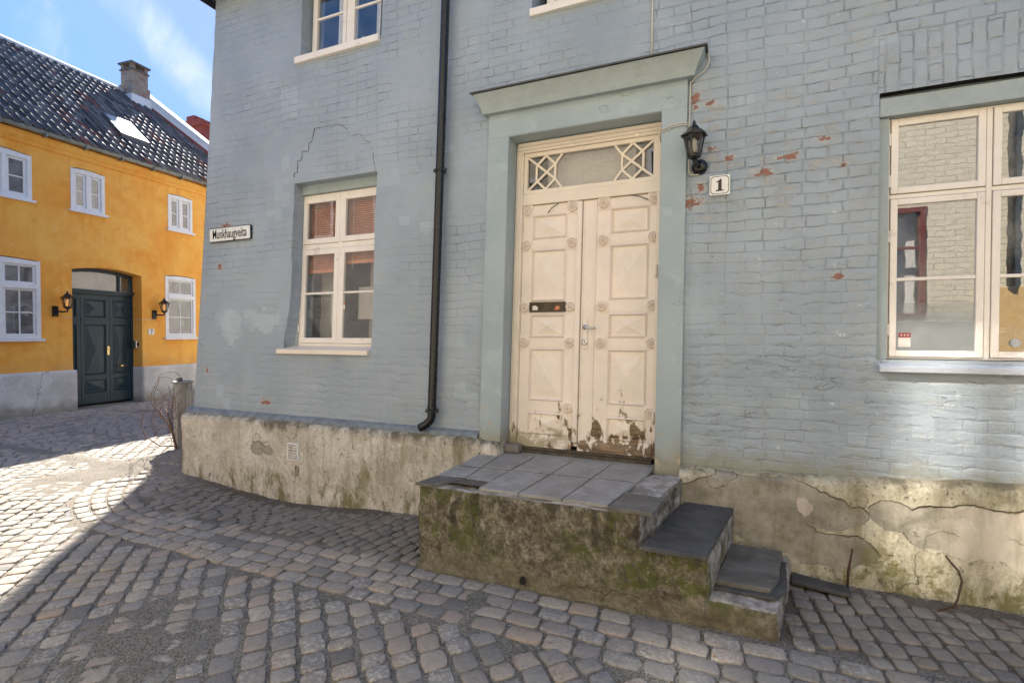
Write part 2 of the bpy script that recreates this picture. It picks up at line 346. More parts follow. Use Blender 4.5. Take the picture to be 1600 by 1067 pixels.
def roof_tile():
    g = Mat('glazed_roof_tiles')
    at = g.node('ShaderNodeAttribute', attribute_name='tile'); v = g.xyz(at.outputs['Vector'])[0]
    n = g.nz(None, 6, 4)
    col = g.mix(g.mr(v, 0, 1, 0, 1, False), (.060, .050, .044), (.20, .17, .148))
    col = g.mix(g.mr(v, .93, .95), col, (.20, .075, .05))
    col = g.mix(g.mul(g.mr(n, .5, .7), .4), col, (.10, .085, .08))
    return g.done(col, g.mr(n, .3, .7, .40, .54), g.bump(g.nz(None, 30, 3), .002, .4), Specular_IOR_Level=.13)

def chimney_brick(name, c1, c2, mortar, scale=1.0):
    g = Mat(name)
    p = g.warp(g.P, .02, 6); X = g.xyz(p)
    bt = g.node('ShaderNodeTexBrick', {'Vector': g.vec(g.add(X[0], X[1]), X[2]), 'Scale': scale, 'Mortar Size': .008, 'Mortar Smooth': .3, 'Brick Width': .24, 'Row Height': .08,
                'Color1': (*c1, 1), 'Color2': (*c2, 1), 'Mortar': (*mortar, 1)})
    n = g.nz(None, 9, 5, .65)
    col = g.mix(g.mul(g.mr(n, .5, .65), .6), bt.outputs['Color'], mortar)
    return g.done(col, .9, g.bump(g.add(g.mul(bt.outputs['Fac'], -1), n), .012, .8))

def glass(name, rough=0.0, ior=1.75, wav=.0003, tint=(1, 1, 1), haze=.02):
    g = Mat(name); nt = g.nt
    nt.nodes.remove(g.b)
    nb = g.bump(g.nz(None, 5, 2), wav, 1.0)
    lw = g.node('ShaderNodeLayerWeight', {'Blend': .5}); g.put(lw.inputs['Normal'], nb)
    r0 = ((ior - 1) / (ior + 1)) ** 2
    fr = g.m('MULTIPLY_ADD', g.m('POWER', lw.outputs['Facing'], 5.0), 1 - r0, r0)
    tr = g.node('ShaderNodeBsdfTransparent', [(*tint, 1)])
    gl = g.node('ShaderNodeBsdfGlossy', {'Color': (1, 1, 1, 1), 'Roughness': rough}); g.put(gl.inputs['Normal'], nb)
    mx = g.node('ShaderNodeMixShader', [fr, tr.outputs[0], gl.outputs[0]])
    if haze: mx = g.node('ShaderNodeMixShader', [g.mr(g.nz(None, 6, 5, .6), .3, .75, 0, haze * 2.2), mx.outputs[0], g.node('ShaderNodeBsdfDiffuse', [(.62, .62, .58, 1)]).outputs[0]])
    nt.links.new(mx.outputs[0], g.out.inputs[0]); return g.mat

def film_mat():
    g = Mat('frosted_film'); x = g.xyz(g.P)
    g.done(g.mix(g.nz(None, 4, 3), (.40, .46, .47), (.56, .60, .60)), .3)
    tr = g.node('ShaderNodeBsdfTransparent'); f = g.mr(g.add(x[2], g.mul(g.nz(None, 5, 3), .05)), 1.70, 1.89, .68, .12)
    mx = g.node('ShaderNodeMixShader', [f, tr.outputs[0], g.b.outputs[0]]); g.nt.links.new(mx.outputs[0], g.out.inputs[0]); return g.mat

def emit(name, col, st):
    g = Mat(name); g.put(g.b.inputs['Base Color'], col); g.put(g.b.inputs['Emission Color'], col); g.b.inputs['Emission Strength'].default_value = st; return g.mat

def weather_wood():
    g = Mat('weathered_grey_wood')
    n = g.nz(g.scl(g.P, 22, 22, 1.6), 1.0, 6, .65)
    return g.done(g.mix(g.mr(n, .3, .7), (.19, .18, .165), (.46, .44, .41)), .85, g.bump(n, .006, .9))

M = dict(
    brick=brick_paint(), plaster=blue_plaster(), stucco=stucco(), moss=mossy_concrete(),
    door=wood_paint('cream_door_paint', (.83, .725, .635)), frame=wood_paint('cream_window_paint', (.84, .775, .70), 0), jamb=wood_paint('cream_jamb_paint', (.81, .71, .59)),
    lintel=plain('blue_painted_board', (.34, .395, .40), .6, .1, 8, .003), sillblue=wood_paint('worn_blue_sill_paint', (.42, .455, .50), 0), paleledge=plain('bluish_ledge_mortar', (.19, .215, .235), .85, .3, 14, .01),
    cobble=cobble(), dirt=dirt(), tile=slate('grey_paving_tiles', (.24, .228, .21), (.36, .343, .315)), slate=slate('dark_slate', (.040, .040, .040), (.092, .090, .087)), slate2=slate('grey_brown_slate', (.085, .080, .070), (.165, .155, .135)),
    yellow=yellow_plaster(), greyr=grey_render(), tilero=roof_tile(),
    white=plain('white_window_paint', (.76, .765, .77), .45, .05, 6, .001), teal=plain('dark_teal_paint', (.020, .048, .062), .38, .2, 7, .002),
    black=plain('black_metal', (.008, .008, .009), .26, .2, 10, .0005), zinc=plain('zinc_gutter', (.23, .25, .23), .5, .2, 5, .001, Metallic=.4), lead=plain('dark_lead_flashing', (.09, .09, .085), .6, .3, 12, .003),
    enamel=plain('white_enamel', (.80, .79, .75), .25, .04, 5, .0004), ink=plain('black_enamel_lettering', (.02, .02, .02), .3, .1), steel=plain('brushed_steel', (.55, .55, .55), .28, .1, 9, .0005, Metallic=1.0), brass=plain('brass', (.75, .58, .28), .3, .1, 9, .0005, Metallic=1.0),
    glass=glass('old_window_glass', ior=1.6), glassroom=glass('shop_window_glass', ior=2.6, wav=.00035, haze=.07), glasssky=glass('upper_window_glass', ior=1.7, wav=.0005), glassfar=glass('far_window_glass', ior=2.2, haze=.10), glassmirror=glass('sunlit_window_glass',   .066, 3.9, .00002, haze=0), glassmirror2=glass('dull_sunlit_window_glass', .12, 3.0, .00005), lampglass=glass('lantern_glass', ior=1.5, wav=.0003, tint=(.75, .75, .72)),
    film=film_mat(), blind=plain('wooden_blind', (.52, .20, .09), .5, .15, 12, .001), drape=plain('grey_curtain_cloth', (.36, .33, .31), .9, .12, 5, .003), sheer=plain('pale_curtain_cloth', (.75, .73, .70), .9, .1, 5, .003),
    room=plain('room_wall_paint', (.16, .15, .14), .9, .1), dark=plain('dark_gap', (.015, .014, .012), .9, .2), pale=plain('pale_room_panel', (.42, .40, .36), .8, .08),
    cable=plain('pale_cable_sheath', (.62, .56, .46), .5, .08), rust=plain('rusty_iron', (.065, .03, .019), .85, .35, 30, .004), vine=plain('dry_vine_bark', (.20, .12, .075), .85, .3, 25, .003), wood=weather_wood(), threshold=plain('worn_threshold_wood', (.085, .066, .043), .85, .4, 14, .006),
    oldbrick=chimney_brick('sooty_chimney_brick', (.28, .14, .09), (.34, .27, .20), (.36, .33, .28)), redbrick=chimney_brick('red_chimney_brick', (.30, .06, .045), (.36, .085, .06), (.26, .09, .07)), whitewash=plain('whitewashed_parapet', (.72, .71, .70), .7, .06, 5, .003),
    cream=chimney_brick('cream_painted_brick', (.60, .55, .42), (.64, .58, .45), (.52, .47, .36)), redpaint=plain('red_window_paint', (.15, .04, .035), .4, .1), ochre=plain('ochre_plinth_paint', (.60, .40, .17), .6, .1), darkroof=plain('dark_slate_roofing', (.06, .06, .065), .6, .2), bulb=emit('lamp_bulb_glow', (1.0, .50, .16), .22), bulboff=plain('unlit_lamp_tube', (.75, .72, .66), .4, .05), grit=plain('grey_grit', (.22, .215, .21), .9, .45, 60, .002),
    wax=plain('white_candle_wax', (.8, .78, .74), .5, .05), redwax=plain('red_candle_holder', (.45, .03, .03), .4, .1), pv=plain('concrete_paving_brick', (.19, .17, .15), .9, .2, 30, .006), stucco2=plain('pale_grey_stucco', (.42, .41, .39), .85, .1, 4, .005), sticker=plain('white_sticker_paper', (.72, .68, .62), .5, .04), stickred=plain('red_sticker_print', (.30, .05, .04), .5, .1), stickorange=plain('orange_sticker_print', (.65, .22, .08), .5, .1), disc=plain('grey_vent_disc', (.38, .39, .40), .5, .1),
)

# ------------------------------------------------------------------ mesh helpers
LEAN = [(-9, .10), (-4.3, .10), (-2.6, .05), (-1.6, .045), (-.7, .042), (0, .03), (1.4, .013), (2.7, 0), (9, 0)]
def lean(x):
    for (a, ka), (b, kb) in zip(LEAN, LEAN[1:]):
        if x <= b: return ka + (kb - ka) * (x - a) / (b - a)
    return 0
def WARP(p):                                   # the old house leans: its uprights tilt more towards its left corner
    return (p[0] + lean(p[0]) * (p[2] - .7), p[1], p[2])
OFF = {}
class MB:
    def __init__(s, xf=None): s.v = []; s.f = []; s.xf = xf
    def add(s, vs, fs):
        b = len(s.v); s.v += [tuple(p) for p in vs]; s.f += [tuple(i + b for i in f) for f in fs]; return s
    def box(s, x0, x1, y0, y1, z0, z1):
        return s.add([(x0, y0, z0), (x1, y0, z0), (x1, y1, z0), (x0, y1, z0), (x0, y0, z1), (x1, y0, z1), (x1, y1, z1), (x0, y1, z1)],
                     [(0, 3, 2, 1), (4, 5, 6, 7), (0, 1, 5, 4), (1, 2, 6, 5), (2, 3, 7, 6), (3, 0, 4, 7)])
    def prism(s, poly, a, b, axis='y'):        # poly: (x,z) for axis y, (x,y) for axis z, (y,z) for axis x
        n = len(poly)
        def P(q, t): return (q[0], t, q[1]) if axis == 'y' else (q[0], q[1], t) if axis == 'z' else (t, q[0], q[1])
        vs = [P(q, a) for q in poly] + [P(q, b) for q in poly]
        return s.add(vs, [tuple(range(n)), tuple(range(2 * n - 1, n - 1, -1))] + [(i, i + n, (i + 1) % n + n, (i + 1) % n) for i in range(n)])
    def ring(s, x0, x1, z0, z1, w, y0, y1, wb=None):     # rectangular frame, butt-jointed
        wb = w if wb is None else wb
        s.box(x0, x0 + w, y0, y1, z0, z1); s.box(x1 - w, x1, y0, y1, z0, z1)
        s.box(x0 + w, x1 - w, y0, y1, z1 - w, z1); return s.box(x0 + w, x1 - w, y0, y1, z0, z0 + wb)
    def mould(s, x0, x1, z0, z1, w, y0, y1):             # mitred sloping moulding frame: outer edge at y0, inner at y1
        o = [(x0, z0), (x1, z0), (x1, z1), (x0, z1)]; i = [(x0 + w, z0 + w), (x1 - w, z0 + w), (x1 - w, z1 - w), (x0 + w, z1 - w)]
        m_ = [((a[0] + b[0]) / 2, (a[1] + b[1]) / 2) for a, b in zip(o, i)]
        vs = [(x, y0, z) for x, z in o] + [(x, min(y0, y1) - .012, z) for x, z in m_] + [(x, y1, z) for x, z in i]
        fs = []
        for r in (0, 4):
            for k in range(4): fs.append((r + k, r + (k + 1) % 4, r + 4 + (k + 1) % 4, r + 4 + k))
        return s.add(vs, fs)
    def pyramid(s, x0, x1, z0, z1, y0, y1):
        return s.add([(x0, y0, z0), (x1, y0, z0), (x1, y0, z1), (x0, y0, z1), ((x0 + x1) / 2, y1, (z0 + z1) / 2)], [(0, 1, 4), (1, 2, 4), (2, 3, 4), (3, 0, 4)])
    def tube(s, pts, r, n=8, cap=True):
        pts = [Vector(p) for p in pts]; rings = []
        rr = r if isinstance(r, (list, tuple)) else [r] * len(pts)
        up = None
        for i, p in enumerate(pts):
            d = (pts[min(i + 1, len(pts) - 1)] - pts[max(i - 1, 0)]).normalized()
            if up is None: up = d.orthogonal().normalized()
            up = (up - d * up.dot(d)).normalized(); w = d.cross(up)
            rings.append([p + (up * math.cos(2 * math.pi * k / n) + w * math.sin(2 * math.pi * k / n)) * rr[i] for k in range(n)])
        vs = [q for rg in rings for q in rg]; fs = []
        for i in range(len(pts) - 1):
            for k in range(n):
                fs.append((i * n + k, i * n + (k + 1) % n, (i + 1) * n + (k + 1) % n, (i + 1) * n + k))
        if cap: fs += [tuple(range(n - 1, -1, -1)), tuple((len(pts) - 1) * n + k for k in range(n))]
        return s.add(vs, fs)
    def lathe(s, c, prof, n=12, axis='z', rot=0):        # prof: (radius, height)
        vs = []; c = Vector(c)
        for r, h in prof:
            for k in range(n):
                a = 2 * math.pi * k / n + rot; q = (r * math.cos(a), r * math.sin(a), h)
                vs.append(c + Vector(q if axis == 'z' else (q[0], -h, q[1])))
        fs = [(i * n + k, i * n + (k + 1) % n, (i + 1) * n + (k + 1) % n, (i + 1) * n + k) for i in range(len(prof) - 1) for k in range(n)]
        fs += [tuple(range(n - 1, -1, -1)), tuple((len(prof) - 1) * n + k for k in range(n))]
        return s.add(vs, fs)
    def slab(s, poly, z0, z1, step=.05, jit=.003):       # flat stone with a chipped outline
        out = []
        for a, b in zip(poly, poly[1:] + poly[:1]):
            L = math.dist(a, b); k = max(1, int(L / step))
            for i in range(k):
                t = i / k; out.append((a[0] + (b[0] - a[0]) * t + rnd(-jit, jit), a[1] + (b[1] - a[1]) * t + rnd(-jit, jit)))
        n = len(out); cx = sum(p[0] for p in out) / n; cy = sum(p[1] for p in out) / n
        def ins(p, d):
            L = math.hypot(p[0] - cx, p[1] - cy); return (cx + (p[0] - cx) * (1 - d / L), cy + (p[1] - cy) * (1 - d / L))
        e = min(.004, (z1 - z0) / 3)
        rings = [[(*p, z0) for p in out], [(*p, z1 - e) for p in out], [(*ins(p, e), z1) for p in out]]
        vs = [p for r_ in rings for p in r_]
        fs = [(j * n + i, j * n + (i + 1) % n, (j + 1) * n + (i + 1) % n, (j + 1) * n + i) for j in range(2) for i in range(n)]
        return s.add(vs, fs + [tuple(range(2 * n, 3 * n)), tuple(range(n - 1, -1, -1))])
    def rough(s, quad, z0, z1, r=.02, res=.02, amp=.008, ztop=None):   # worn masonry block on a four-cornered footprint
        def bil(u, v):
            a, b, c, d = quad
            return tuple((a[i] * (1 - u) + b[i] * u) * (1 - v) + (d[i] * (1 - u) + c[i] * u) * v for i in range(2))
        LX = math.dist(quad[0], quad[1]); LY = math.dist(quad[0], quad[3]); LZ = z1 - z0
        L = (LX, LY, LZ); n = [max(2, int(l / res)) for l in L]
        key = {}; vs = []; fs = []
        def vid(p):
            k = tuple(round(c, 5) for c in p)
            if k in key: return key[k]
            q = [min(max(c, r), l - r) for c, l in zip(p, L)]; d = Vector([a - b for a, b in zip(p, q)])
            if d.length > 1e-9:
                d.normalize(); dirn = d; p2 = Vector(q) + d * r
            else: p2 = Vector(p); dirn = Vector((0, 0, 0))
            x, y = bil(p2[0] / LX, p2[1] / LY); w = Vector((x, y, z0 + p2[2]))
            a = amp * (mnoise.fractal(w * 4, 1, 2, 4) * .9 + mnoise.noise(w * 26) * .35)
            w += dirn * a
            key[k] = len(vs); vs.append(w); return key[k]
        for ax in range(3):
            u, v = (ax + 1) % 3, (ax + 2) % 3
            for side in (0, 1):
                for i in range(n[u]):
                    for j in range(n[v]):
                        q = []
                        for di, dj in ((0, 0), (1, 0), (1, 1), (0, 1)):
                            p = [0, 0, 0]; p[ax] = L[ax] * side; p[u] = L[u] * (i + di) / n[u]; p[v] = L[v] * (j + dj) / n[v]; q.append(vid(p))
                        fs.append(q if side else q[::-1])
        return s.add(vs, fs)
    def build(s, name, mat, parent=None, warp=False, smooth=False, bevel=0.0, origin=None, label=None, cat=None, group=None, kind=None):
        vs = s.v
        if warp: vs = [WARP(p) for p in vs]
        if s.xf: vs = [s.xf(p) for p in vs]
        if parent is not None: o = OFF[parent]
        elif origin is not None: o = Vector(origin)
        else:
            xs, ys, zs = zip(*vs); o = Vector(((min(xs) + max(xs)) / 2, (min(ys) + max(ys)) / 2, min(zs)))
        me = bpy.data.meshes.new(name); me.from_pydata([tuple(Vector(p) - o) for p in vs], [], s.f); me.validate(); me.update()
        bm = bmesh.new(); bm.from_mesh(me); bmesh.ops.recalc_face_normals(bm, faces=bm.faces); bm.to_mesh(me); bm.free()
        me.materials.append(M[mat] if isinstance(mat, str) else mat)
        if smooth:
            for p_ in me.polygons: p_.use_smooth = True
        ob = bpy.data.objects.new(name, me); COL.objects.link(ob); OFF[ob] = o
        if parent is not None: ob.parent = parent
        else: ob.location = o
        if bevel:
            b = ob.modifiers.new('edge', 'BEVEL'); b.width = bevel; b.segments = 2; b.limit_method = 'ANGLE'; b.angle_limit = R(40)
        tag(ob, label, cat, group, kind); return ob
def tag(o, label=None, cat=None, group=None, kind=None):
    for k, v in (('label', label), ('category', cat), ('group', group), ('kind', kind)):
        if v: o[k] = v
    return o
def empty(name, loc, label, cat, group=None):
    o = bpy.data.objects.new(name, None); COL.objects.link(o); o.location = loc; o.empty_display_size = .2
    OFF[o] = Vector(loc); return tag(o, label, cat, group)

# the ochre house's own facade frame: s along the wall, d into the house
YA = Vector((-11.37, 1.06, 0)); YS = Vector((-.085, .996, 0)); YD = Vector((-.996, -.085, 0))
def YF(p): return tuple(YA + YS * p[0] + YD * p[1] + Vector((0, 0, p[2])))

# ------------------------------------------------------------------ ground
def gh(x, y):
    h = -.10 * math.exp(-((x + 2.5) / 1.0) ** 2 - ((y + .15) / .55) ** 2)
    h += .17 * math.exp(-((x + 4.75) / .5) ** 2 - ((y - .30) / .42) ** 2)
    h += .012 * mnoise.noise(Vector((x * .8, y * .8, 3)))
    return h
def axis(a, b, st): n = int(round((b - a) / st)); return [a + (b - a) * i / n for i in range(n + 1)]
def dirt_level(x, y):
    p = Vector((x * 1.6, y * 1.6, 7))
    d = -.0135 + .015 * mnoise.fractal(p, 1, 2, 5) + .007 * mnoise.noise(p * 9)
    d += .030 * math.exp(-((x + 5.3) / .55) ** 2 - ((y + .35) / .8) ** 2)          # washed-in sand on the corner
    d += .022 * math.exp(-((x + 1.2) / .5) ** 2 - ((y + 2.3) / .35) ** 2)          # grit patch in the carriageway
    d += .02 * math.exp(-((x + 4.6) / .6) ** 2 - ((y - .25) / .5) ** 2)
    d += .016 * math.exp(-((y + .16) / .10) ** 2)
    mnd = math.exp(-((x + 4.75) / .7) ** 2 - ((y - .25) / .55) ** 2); d += mnd * (.03 * mnoise.fractal(p * 5, 1, 2, 4) + .02 * mnoise.noise(p * 22))
    if x < -6: d += .006
    return d
gx = axis(-30, -13, 1.0)[:-1] + axis(-13, -6, .11)[:-1] + axis(-6, 4.2, .045)[:-1] + axis(4.2, 14, .7)
gy = axis(-5.04, -3.2, .2)[:-1] + axis(-3.2, 1.2, .045)[:-1] + axis(1.2, 6.5, .12)[:-1] + axis(6.5, 30, 1.2)
mb = MB()
mb.v = [(x, y, gh(x, y) + dirt_level(x, y)) for y in gy for x in gx]
nx = len(gx)
mb.f = [(j * nx + i, j * nx + i + 1, (j + 1) * nx + i + 1, (j + 1) * nx + i) for j in range(len(gy) - 1) for i in range(nx - 1)]
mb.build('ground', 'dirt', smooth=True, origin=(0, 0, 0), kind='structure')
mb = MB(); mb.box(-150, 150, -150, 150, -1.2, -.13); mb.build('terrain', 'dirt', origin=(0, 0, -.13), kind='structure')

class Setts:
    def __init__(s): s.v = []; s.f = []; s.n = 0
    def stone(s, cx, cy, ang, L, W, h=0.0, rnd_=5, tilt=.03):
        n = 12; ca, sa = math.cos(ang), math.sin(ang); b = len(s.v)
        j = [rnd(.90, 1.04) for _ in range(n)]; tx, ty = rnd(-tilt, tilt), rnd(-tilt, tilt); e = rnd(rnd_ * .7, rnd_ * 1.4)
        sk = rnd(-.10, .10)
        for sc, dz in ((1.0, -.07), (1.0, -.009), (.98, -.003), (.90, -.0004), (.3, .0006)):
            for k in range(n):
                t = 2 * math.pi * (k + .5) / n; c, q = math.cos(t), math.sin(t)
                rr = (abs(c) ** e + abs(q) ** e) ** (-1 / e) * (j[k] if sc > .8 else 1)
                u = c * rr * sc * L / 2; w = q * rr * sc * W / 2 + sk * u
                x = cx + u * ca - w * sa; y = cy + u * sa + w * ca
                z = gh(cx, cy) + h + dz + (u * tx + w * ty)
                s.v.append((x, y, z))
        for r_ in range(4):
            for k in range(n): s.f.append((b + r_ * n + k, b + r_ * n + (k + 1) % n, b + (r_ + 1) * n + (k + 1) % n, b + (r_ + 1) * n + k))
        s.f.append(tuple(b + 4 * n + k for k in range(n))); s.n += 1
ST = Setts()
# kerb band: a path of four courses, round the house corner
RC = 2.35; CC = Vector((-3.0, -1.27 + RC)); HB = .26
def band_off(x, y):                            # signed distance from the band's centre line (positive = towards the house)
    if x > CC.x: return y + 1.27
    if y < CC.y: return RC - math.hypot(x - CC.x, y - CC.y)
    return x - (CC.x - RC)
def in_steps(x, y): return -.36 < x < 2.03 + .16 * (y + 1) and y > -1.03
def in_house(x, y): return y > -.10 and x > -4.28
for k in range(4):
    off = -HB + .065 + k * .13
    x = 4.3 + rnd(0, .2)
    while x > CC.x:
        L = rnd(.15, .225)
        if not in_steps(x - L / 2, -1.27 + off + .02): ST.stone(x - L / 2, -1.27 + off + rnd(-.004, .004), rnd(-.02, .02), L - rnd(.007, .013), .13 - rnd(.007, .013), rnd(-.006, .004), 9)
        x -= L
    r_ = RC - off; a = 0
    while a < math.pi / 2:
        L = rnd(.15, .23); a += L / r_; t = a - L / r_ / 2
        ST.stone(CC.x - r_ * math.sin(t), CC.y - r_ * math.cos(t), -t, L - .018, .13 - .014, rnd(-.006, .004), 6)
    y = CC.y
    while y < 9:
        L = rnd(.15, .23); ST.stone(CC.x - r_, y + L / 2, math.pi / 2, L - .016, .114, rnd(-.006, .004), 6); y += L
def field(ang, pu, pv, x0, x1, y0, y1, ok, gap=(.013, .025), gu=(.004, .012), bend=0.0, hj=.006, stag=True, rr=6.5):
    ca, sa = math.cos(ang), math.sin(ang); cx, cy = (x0 + x1) / 2, (y0 + y1) / 2; Rr = math.hypot(x1 - x0, y1 - y0) / 2
    nv = int(Rr / pv) + 1
    for j in range(-nv, nv + 1):
        u = -Rr + rnd(0, pu)
        while u < Rr:
            L = pu * rnd(.78, 1.25); uu = u + L / 2; w = j * pv + bend * math.sin(uu * 1.1 + .5) + rnd(-.006, .006)
            x = cx + uu * ca - w * sa; y = cy + uu * sa + w * ca; u += L
            if x0 < x < x1 and y0 < y < y1 and ok(x, y):
                ST.stone(x, y, ang + bend * 1.1 * math.cos(uu * 1.1 + .5) + rnd(-.05, .05), L - rnd(*gu), pv - rnd(*gap), rnd(-hj, hj), rr)
DIAG = math.atan2(.762, -.767)
field(DIAG, .138, .144, -6.8, 4.2, -4.7, 2.5, lambda x, y: band_off(x, y) < -HB - .045, bend=.04, hj=.004)
field(R(76), .150, .098, -4.3, -.3, -1.05, 0, lambda x, y: band_off(x, y) > HB + .04 and not in_steps(x, y) and not in_house(x, y), gap=(.008, .016), bend=.06, rr=6, hj=.005)
field(R(95), .125, .112, 1.9, 4.3, -1.05, 0, lambda x, y: band_off(x, y) > HB + .04 and not in_steps(x, y) and not in_house(x, y), gap=(.008, .016), bend=.02, rr=6, hj=.004)
field(R(100), .150, .105, -5.1, -4.2, -1.2, 8, lambda x, y: band_off(x, y) > HB + .04 and not in_house(x, y), gap=(.01, .02), bend=.05, rr=5)
field(R(60), .16, .15, -10.2, -5.3, -3, 8, lambda x, y: band_off(x, y) < -HB - .06 and x <= -6.75, gap=(.012, .024), bend=.08)
field(R(94.9), .16, .12, -12.2, -10.1, -4, 8, lambda x, y: (Vector((x, y, 0)) - YA).dot(-YD) > .06 and x < -10.1, gap=(.010, .02), bend=.01, rr=5)
me = bpy.data.meshes.new('street_paving'); me.from_pydata(ST.v, [], ST.f); me.update()
for p_ in me.polygons: p_.use_smooth = True
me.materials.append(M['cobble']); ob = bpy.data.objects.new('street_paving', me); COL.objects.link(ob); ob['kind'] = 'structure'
# loose grit
mb = MB()
for _ in range(26000):
    if random.random() < .75: x, y = rnd(-3.6, 2.4), rnd(-2.7, -1.5)
    else: x, y = rnd(-7, -2), rnd(-2.6, 1)
    if band_off(x, y) > -HB + .05 and random.random() < .8: continue
    if in_house(x, y) or in_steps(x, y): continue
    if mnoise.fractal(Vector((x * 1.9, y * 1.9, 2)), 1, 2, 3) + rnd(-.25, .25) < .02: continue
    r_ = rnd(.0018, .0052); z = gh(x, y) + max(dirt_level(x, y), -.006) + r_ * .5; t = rnd(0, 6.28)
    mb.add([(x + r_ * math.cos(t + k * 2.1), y + r_ * math.sin(t + k * 2.1), z - r_) for k in range(3)] + [(x + rnd(-.4, .4) * r_, y + rnd(-.4, .4) * r_, z + r_)], [(0, 1, 3), (1, 2, 3), (2, 0, 3)])
mb.build('gravel', 'grit', kind='stuff', label='loose grey grit scattered over the cobbles and in their joints', cat='gravel')
# drain grate in the gutter
g0 = empty('drain_grate', (-4.1, -1.45, gh(-4.1, -1.45)), 'small dark slotted drain grate set in the curved cobbled gutter', 'drain')
mb = MB(); z0 = gh(-4.1, -1.45) - .022
a_ = R(-25); rot = lambda u, v: (-4.1 + u * math.cos(a_) - v * math.sin(a_), -1.45 + u * math.sin(a_) + v * math.cos(a_))
def rbox(mb, u0, u1, v0, v1, za, zb): mb.prism([rot(u0, v0), rot(u1, v0), rot(u1, v1), rot(u0, v1)], za, zb, 'z')
rbox(mb, -.2, .2, -.13, -.10, z0 - .04, z0 + .012); rbox(mb, -.2, .2, .10, .13, z0 - .04, z0 + .012); rbox(mb, -.2, -.17, -.10, .10, z0 - .04, z0 + .012); rbox(mb, .17, .2, -.10, .10, z0 - .04, z0 + .012)
mb.build('frame', 'lead', g0)
mb = MB()
for k in range(7): rbox(mb, -.145 + k * .045, -.12 + k * .045, -.10, .10, z0 - .02, z0 + .009)
mb.build('bars', 'lead', g0)

# ------------------------------------------------------------------ the blue house
TH = empty('blue_house', (-.3, 0, 0), 'old blue painted brick house with cream double door', 'house')
EAVE = 5.62
holes = [(-2.69, -1.585, 1.52, 3.30), (-2.655, -1.60, 4.60, 5.46), (.06, .98, 4.44, 5.46), (2.655, 3.86, 1.50, 3.272), (-.12, 1.215, .62, 3.41)]
def wy(x, z):
    n = .012 * mnoise.fractal(Vector((x * 1.3, 0, z * 1.3)), 1, 2, 3)
    n += .006 * mnoise.noise(Vector((x * 5, 2, z * 9)))
    if -.36 < x < 1.44 and z < 3.9: n = 0.0
    return n - .03 * max(0, (1.1 - z)) if x > 1.5 else n
xs = set(axis(-4.2, 4.6, .11)); zs = set(axis(.55, EAVE, .11))
for a, b, c, d in holes: xs |= {a, b}; zs |= {c, d}
def clean(vals, keep):
    vals = sorted(vals); out = []
    for v in vals:
        if out and v - out[-1] < .03:
            if v in keep: out[-1] = v
            continue
        out.append(v)
    return out
kx = {v for h in holes for v in h[:2]}; kz = {v for h in holes for v in h[2:]}
xs = clean(xs, kx); zs = clean(zs, kz)
mb = MB(); idx = {}
def wv(x, z):
    k = (round(x, 4), round(z, 4))
    if k not in idx:
        xx = x
        if abs(x - holes[0][0]) < 1e-6: xx = x - .13 * max(0, 1 - (z - 1.52) / .75) ** 2 - .012 * mnoise.noise(Vector((0, 0, z * 6)))
        idx[k] = len(mb.v); mb.v.append((xx, wy(x, z), z))
    return idx[k]
for x0, x1 in zip(xs, xs[1:]):
    for z0, z1 in zip(zs, zs[1:]):
        cx, cz = (x0 + x1) / 2, (z0 + z1) / 2
        if any(a < cx < b and c < cz < d for a, b, c, d in holes): continue
        mb.f.append((wv(x0, z0), wv(x1, z0), wv(x1, z1), wv(x0, z1)))
DEP = .32
for a, b, c, d in holes:                      # reveals
    zz = [z for z in zs if c - 1e-6 <= z <= d + 1e-6]; xx = [x for x in xs if a - 1e-6 <= x <= b + 1e-6]
    for edge in ([(a, z) for z in zz], [(b, z) for z in zz], [(x, c) for x in xx], [(x, d) for x in xx]):
        ids = []
        for x, z in edge:
            i = wv(x, z); mb.v.append((x, DEP, z)); ids.append((i, len(mb.v) - 1))
        for (i, bi), (j, bj) in zip(ids, ids[1:]): mb.f.append((i, j, bj, bi))
mb.build('wall', 'brick', TH, warp=True, smooth=False)
mb = MB()                                     # inner skin, side and back walls, floors
def skin(y, hs, x0, x1, z0, z1, m_):
    X = sorted({x0, x1} | {v for h in hs for v in h[:2]}); Z = sorted({z0, z1} | {v for h in hs for v in h[2:]})
    for a, b in zip(X, X[1:]):
        for c, d in zip(Z, Z[1:]):
            if any(h[0] < (a + b) / 2 < h[1] and h[2] < (c + d) / 2 < h[3] for h in hs): continue
            m_.add([(a, y, c), (b, y, c), (b, y, d), (a, y, d)], [(0, 1, 2, 3)])
skin(DEP, holes, -4.1, 4.5, .3, EAVE, mb)
mb.add([(-4.1, DEP, .6), (4.5, DEP, .6), (4.5, 3.2, .6), (-4.1, 3.2, .6)], [(0, 1, 2, 3)])
mb.add([(-4.1, DEP, 3.75), (4.5, DEP, 3.75), (4.5, 3.2, 3.75), (-4.1, 3.2, 3.75)], [(0, 1, 2, 3)])
mb.add([(-4.1, 3.2, .6), (4.5, 3.2, .6), (4.5, 3.2, EAVE), (-4.1, 3.2, EAVE)], [(0, 1, 2, 3)])
for x in (-1.2, 1.7): mb.add([(x, DEP, .6), (x, 3.2, .6), (x, 3.2, 3.75), (x, DEP, 3.75)], [(0, 1, 2, 3)])
mb.build('room_lining', 'room', TH, warp=True)
mb = MB()
ys = axis(0, 8, .5)
